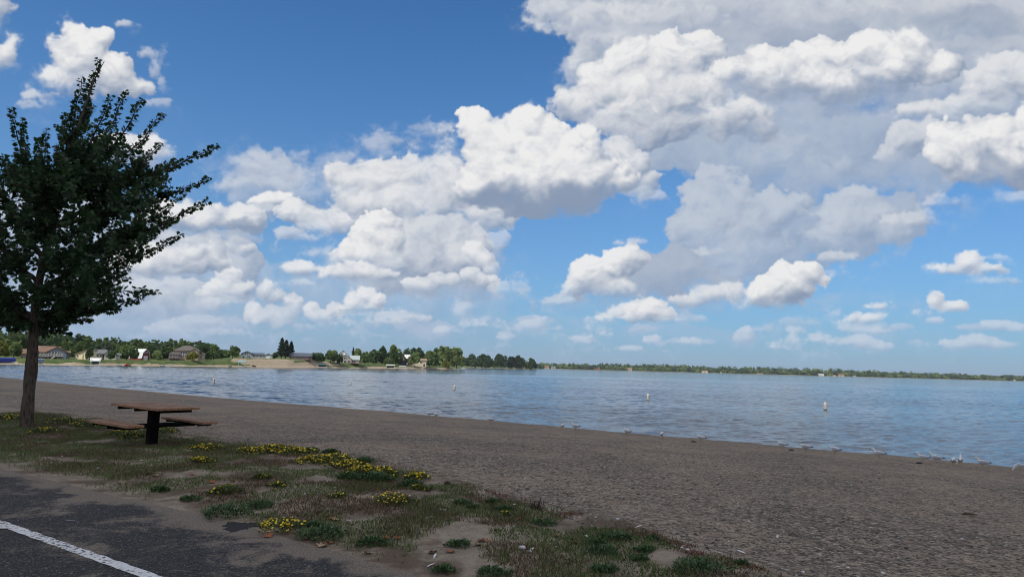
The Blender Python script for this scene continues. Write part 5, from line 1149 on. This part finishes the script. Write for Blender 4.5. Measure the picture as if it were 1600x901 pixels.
boat(360, 357.5, 363, 1, 'boat', 'tiny dark rowing boat on the bare bank, left of the teal canopy', ('black2',(.03,.03,.035)))
boat(725, 721, 729.5, -8, 'boat', 'white motor boat lying off the tip of the point', ('white2',(.62,.63,.65)), ('bluewhite',(.35,.42,.55)), 640.)
for i, (px, w, lab) in enumerate(((741,9,'white boat under the dark trees, leftmost of four on the far point'),(757,11,'white boat under the dark trees, second of four on the far point'),(781,12,'long white boat under the round topped dark tree'),(812,13,'white boat under the last dark trees of the far point'))):
    boat(px, px-w/2, px+w/2, -9, 'boat', lab, ('white2',(.6,.6,.6)), None, fl(farY(phi(px)))-8)
def dock(px, x0, x1, Yoff, ln, label):
    Y = Ys(px, Yoff); b = at_y(px, HZ(px), Y); b[2] = 0; ph = b[0]/b[1]; s = Y/F_PX/math.sqrt(1+ph*ph); root = empty('dock', b, label, 'dock', 'docks on the far shore', -math.atan(ph)); a, c = (x0-px)*s, (x1-px)*s
    MB().box(a, c, -.7, .7, .42, .55).build('walkway', mat('dock_boards', (.34,.30,.26), .85, .15, 2), root); m = MB(); k = max(2, int((c-a)/2.4))
    for i in range(k+1):
        x = a+.1+(c-a-.2)*i/k
        for y in (-.6, .6): m.box(x-.06, x+.06, y-.06, y+.06, -1.2, .95 if i % 2 else .41)
    m.build('posts', metal, root)
dock(48, 30, 60, -4, 8, 'dock between the blue canopy and the slate cover, behind the tree trunk'); dock(266, 258, 274, -3, 8, 'pale dock below the hip roofed house'); dock(172, 160, 184, -3, 6, 'low dock right of the white domed canopy'); dock(712, 705, 721, -4, 8, 'dock at the tip of the point beside a white motor boat'); dock(518, 511, 527, -2, 6, 'low dark dock right of the dark green canopy'); dock(643, 636, 652, -2, 6, 'dock right of the silver canopy')
# ---------------------------------------------------------------- a cumulus high up on the sun's side; the beach lies in its shade
def shade_cloud():
    r = np.random.default_rng(9); az, el = math.radians(-140), math.radians(47); d = np.array((math.sin(az)*math.cos(el), math.cos(az)*math.cos(el), math.sin(el)))
    c0 = np.array((*XY(-4., 4.), 0.))+np.array((d[0], d[1], 0))*12; c = c0 + d*(760/d[2]); bm = bmesh.new()
    for k in range(110):
        a, q = r.uniform(0, 6.28), math.sqrt(r.uniform(0, 1)); l_, s_ = math.cos(a)*q*190, math.sin(a)*q*30; x, y = XY(s_, l_); R = r.uniform(24, 34)*(1.15-.4*q)
        m = Matrix.Translation((x, y, r.uniform(0, 14)*(1-q)+R*.25)) @ Matrix.Diagonal((R*1.2, R*1.2, R*.8, 1)); bmesh.ops.create_icosphere(bm, subdivisions=3, radius=1, matrix=m)
    co = np.array([v.co for v in bm.verts]); nn = fbm(co[:, 0]*.03+co[:, 2]*.02, co[:, 1]*.03-co[:, 2]*.017, 5, 3, .55)
    for v, k in zip(bm.verts, nn):
        v.co += v.normal*float(k)*5
        if v.co.z < 0: v.co.z *= .25
    me = bpy.data.meshes.new('cloud'); bm.to_mesh(me); bm.free(); me.polygons.foreach_set('use_smooth', [True]*len(me.polygons))
    me.materials.append(mat('cloud_white', (.8,.8,.8), 1.0, .02, .01)); o = bpy.data.objects.new('cloud', me); COL.objects.link(o); o.location = c
    tag(o, 'white cumulus cloud drifting high over the car park', None, None, 'structure')
shade_cloud()
DEN = True
HAZE = .00005
# ---------------------------------------------------------------- camera, sun, sky
cam = bpy.data.cameras.new('camera'); cam.sensor_width = 36; cam.lens = F_PX/1600*36; cam.clip_end = 40000; cam.clip_start = .05
co = bpy.data.objects.new('camera', cam); COL.objects.link(co)
co.matrix_world = Matrix(((CAM_R[0], CAM_U[0], -CAM_F[0], EYE[0]), (CAM_R[1], CAM_U[1], -CAM_F[1], EYE[1]), (CAM_R[2], CAM_U[2], -CAM_F[2], EYE[2]), (0,0,0,1)))
SC.camera = co
SUN_EL, SUN_AZ = math.radians(47), math.radians(-140)      # azimuth from +Y, clockwise: left and a little behind the viewer
TO_SUN = Vector((math.sin(SUN_AZ)*math.cos(SUN_EL), math.cos(SUN_AZ)*math.cos(SUN_EL), math.sin(SUN_EL)))
sl = bpy.data.lights.new('sun', 'SUN'); sl.energy = 4.2; sl.angle = math.radians(.53); sl.color = (1, .95, .87)
so = bpy.data.objects.new('sun', sl); COL.objects.link(so); so.rotation_euler = TO_SUN.to_track_quat('Z', 'Y').to_euler(); so.location = (0, 0, 60)
W_ = bpy.data.worlds.new('World'); SC.world = W_; W_.use_nodes = True; nt = W_.node_tree; nt.nodes.clear()
def N(t, **k):
    x = nt.nodes.new(t)
    for a, v in k.items(): setattr(x, a, v)
    return x
def LK(a, b): nt.links.new(a, b)
def MA(op, a, b=0.0, clamp=False):
    x = N('ShaderNodeMath', operation=op, use_clamp=clamp)
    for i, v in enumerate((a, b)):
        if isinstance(v, bpy.types.NodeSocket): LK(v, x.inputs[i])
        else: x.inputs[i].default_value = v
    return x.outputs[0]
SKY_S = .108; SKY_TINT = (.35, .84, 1.16)
sky = N('ShaderNodeTexSky', sky_type='NISHITA', sun_disc=False); sky.sun_elevation = SUN_EL; sky.sun_rotation = SUN_AZ; sky.altitude = 300; sky.air_density = 1.0; sky.dust_density = 0.0; sky.ozone_density = 4.0
tc = N('ShaderNodeTexCoord'); sep = N('ShaderNodeSeparateXYZ'); LK(tc.outputs['Generated'], sep.inputs[0])
az = MA('MULTIPLY', MA('ARCTAN2', sep.outputs[0], sep.outputs[1]), 180/math.pi); el = MA('MULTIPLY', MA('ARCSINE', sep.outputs[2]), 180/math.pi)
u = MA('DIVIDE', MA('SUBTRACT', az, AZ0), AZ1-AZ0); v = MA('DIVIDE', MA('SUBTRACT', el, EL0), EL1-EL0)
cv = N('ShaderNodeCombineXYZ'); LK(u, cv.inputs[0]); LK(v, cv.inputs[1])
_rgb, _a, _rim = make_sky()
def field(name, arr):
    h, w = arr.shape[:2]; im = bpy.data.images.new(name, w, h, alpha=False, float_buffer=True, is_data=True)
    px = np.ones((h, w, 4), np.float32); px[..., :3] = arr if arr.ndim == 3 else arr[..., None]
    im.pixels.foreach_set(px.ravel()); im.update(); im.pack()
    x = N('ShaderNodeTexImage', image=im, extension='CLIP', interpolation='Cubic'); LK(cv.outputs[0], x.inputs[0]); return x.outputs[0]
f_rgb = field('cloud_radiance', _rgb*_rim[..., None]); f_a = field('cloud_cover', _a*_rim); f_rim = field('cloud_window', _rim)
tint = N('ShaderNodeMix', data_type='RGBA', blend_type='MULTIPLY'); tint.inputs[0].default_value = 1; LK(sky.outputs[0], tint.inputs[6]); tint.inputs[7].default_value = (SKY_S*SKY_TINT[0], SKY_S*SKY_TINT[1], SKY_S*SKY_TINT[2], 1)
# pale air low over the horizon
hzf = MA('MULTIPLY', MA('EXPONENT', MA('DIVIDE', MA('ABSOLUTE', el), -11.5)), .95)
hzm = N('ShaderNodeMix', data_type='RGBA'); LK(hzf, hzm.inputs[0]); LK(tint.outputs[2], hzm.inputs[6]); hzm.inputs[7].default_value = (.265, .368, .520, 1)
# broken cloud over the rest of the sky
mpn = N('ShaderNodeMapping'); LK(tc.outputs['Generated'], mpn.inputs[0]); mpn.inputs['Scale'].default_value = (1, 1, 2.2)
nz = N('ShaderNodeTexNoise'); LK(mpn.outputs[0], nz.inputs['Vector']); nz.inputs['Scale'].default_value = 2.6; nz.inputs['Detail'].default_value = 7; nz.inputs['Roughness'].default_value = .55
cov = N('ShaderNodeMapRange', interpolation_type='SMOOTHSTEP'); LK(nz.outputs[0], cov.inputs[0]); cov.inputs[1].default_value = .40; cov.inputs[2].default_value = .58
cov2 = MA('MULTIPLY', cov.outputs[0], MA('SUBTRACT', 1.0, f_rim))
shade = N('ShaderNodeMix', data_type='RGBA'); LK(cov.outputs[0], shade.inputs[0]); shade.inputs[6].default_value = (1.36,1.27,1.18,1); shade.inputs[7].default_value = (1.02,.97,.93,1)
m1 = N('ShaderNodeMix', data_type='RGBA'); LK(cov2, m1.inputs[0]); LK(hzm.outputs[2], m1.inputs[6]); LK(shade.outputs[2], m1.inputs[7])
# clouds of the window, over the sky
sc1 = N('ShaderNodeMix', data_type='RGBA', blend_type='MULTIPLY'); sc1.inputs[0].default_value = 1; LK(m1.outputs[2], sc1.inputs[6])
inv = MA('SUBTRACT', 1.0, f_a, True); cc = N('ShaderNodeCombineColor'); [LK(inv, cc.inputs[i]) for i in range(3)]; LK(cc.outputs[0], sc1.inputs[7])
ad = N('ShaderNodeMix', data_type='RGBA', blend_type='ADD'); ad.inputs[0].default_value = 1; LK(sc1.outputs[2], ad.inputs[6]); LK(f_rgb, ad.inputs[7])
bg = N('ShaderNodeBackground'); LK(ad.outputs[2], bg.inputs[0]); bg.inputs[1].default_value = 1.0
wo = N('ShaderNodeOutputWorld'); LK(bg.outputs[0], wo.inputs[0])
SC.render.engine = 'CYCLES'
SC.view_settings.view_transform = 'Standard'; SC.view_settings.look = 'None'; SC.view_settings.exposure = 0; SC.view_settings.gamma = 1
SC.cycles.max_bounces = 6; SC.cycles.diffuse_bounces = 3; SC.cycles.glossy_bounces = 3; SC.cycles.transparent_max_bounces = 4; SC.cycles.use_denoising = DEN; SC.cycles.filter_width = 1.05 if hasattr(SC.cycles, 'filter_width') else 1.5

# ---------------------------------------------------------------- the air over the lake
hm = bpy.data.materials.new('lake_air'); hm.use_nodes = True; t_ = hm.node_tree; t_.nodes.clear(); o_ = t_.nodes.new('ShaderNodeOutputMaterial'); pv = t_.nodes.new('ShaderNodeVolumePrincipled')
pv.inputs['Color'].default_value = (.80, .88, 1.0, 1); pv.inputs['Density'].default_value = HAZE; pv.inputs['Anisotropy'].default_value = .2; t_.links.new(pv.outputs[0], o_.inputs['Volume'])
hb = MB().box(-5200, 5200, -4600, 5200, -9.0, 74.0).build('haze', hm); hb['kind'] = 'stuff'; hb['label'] = 'thin pale summer haze over the lake'
SC.cycles.volume_bounces = 0
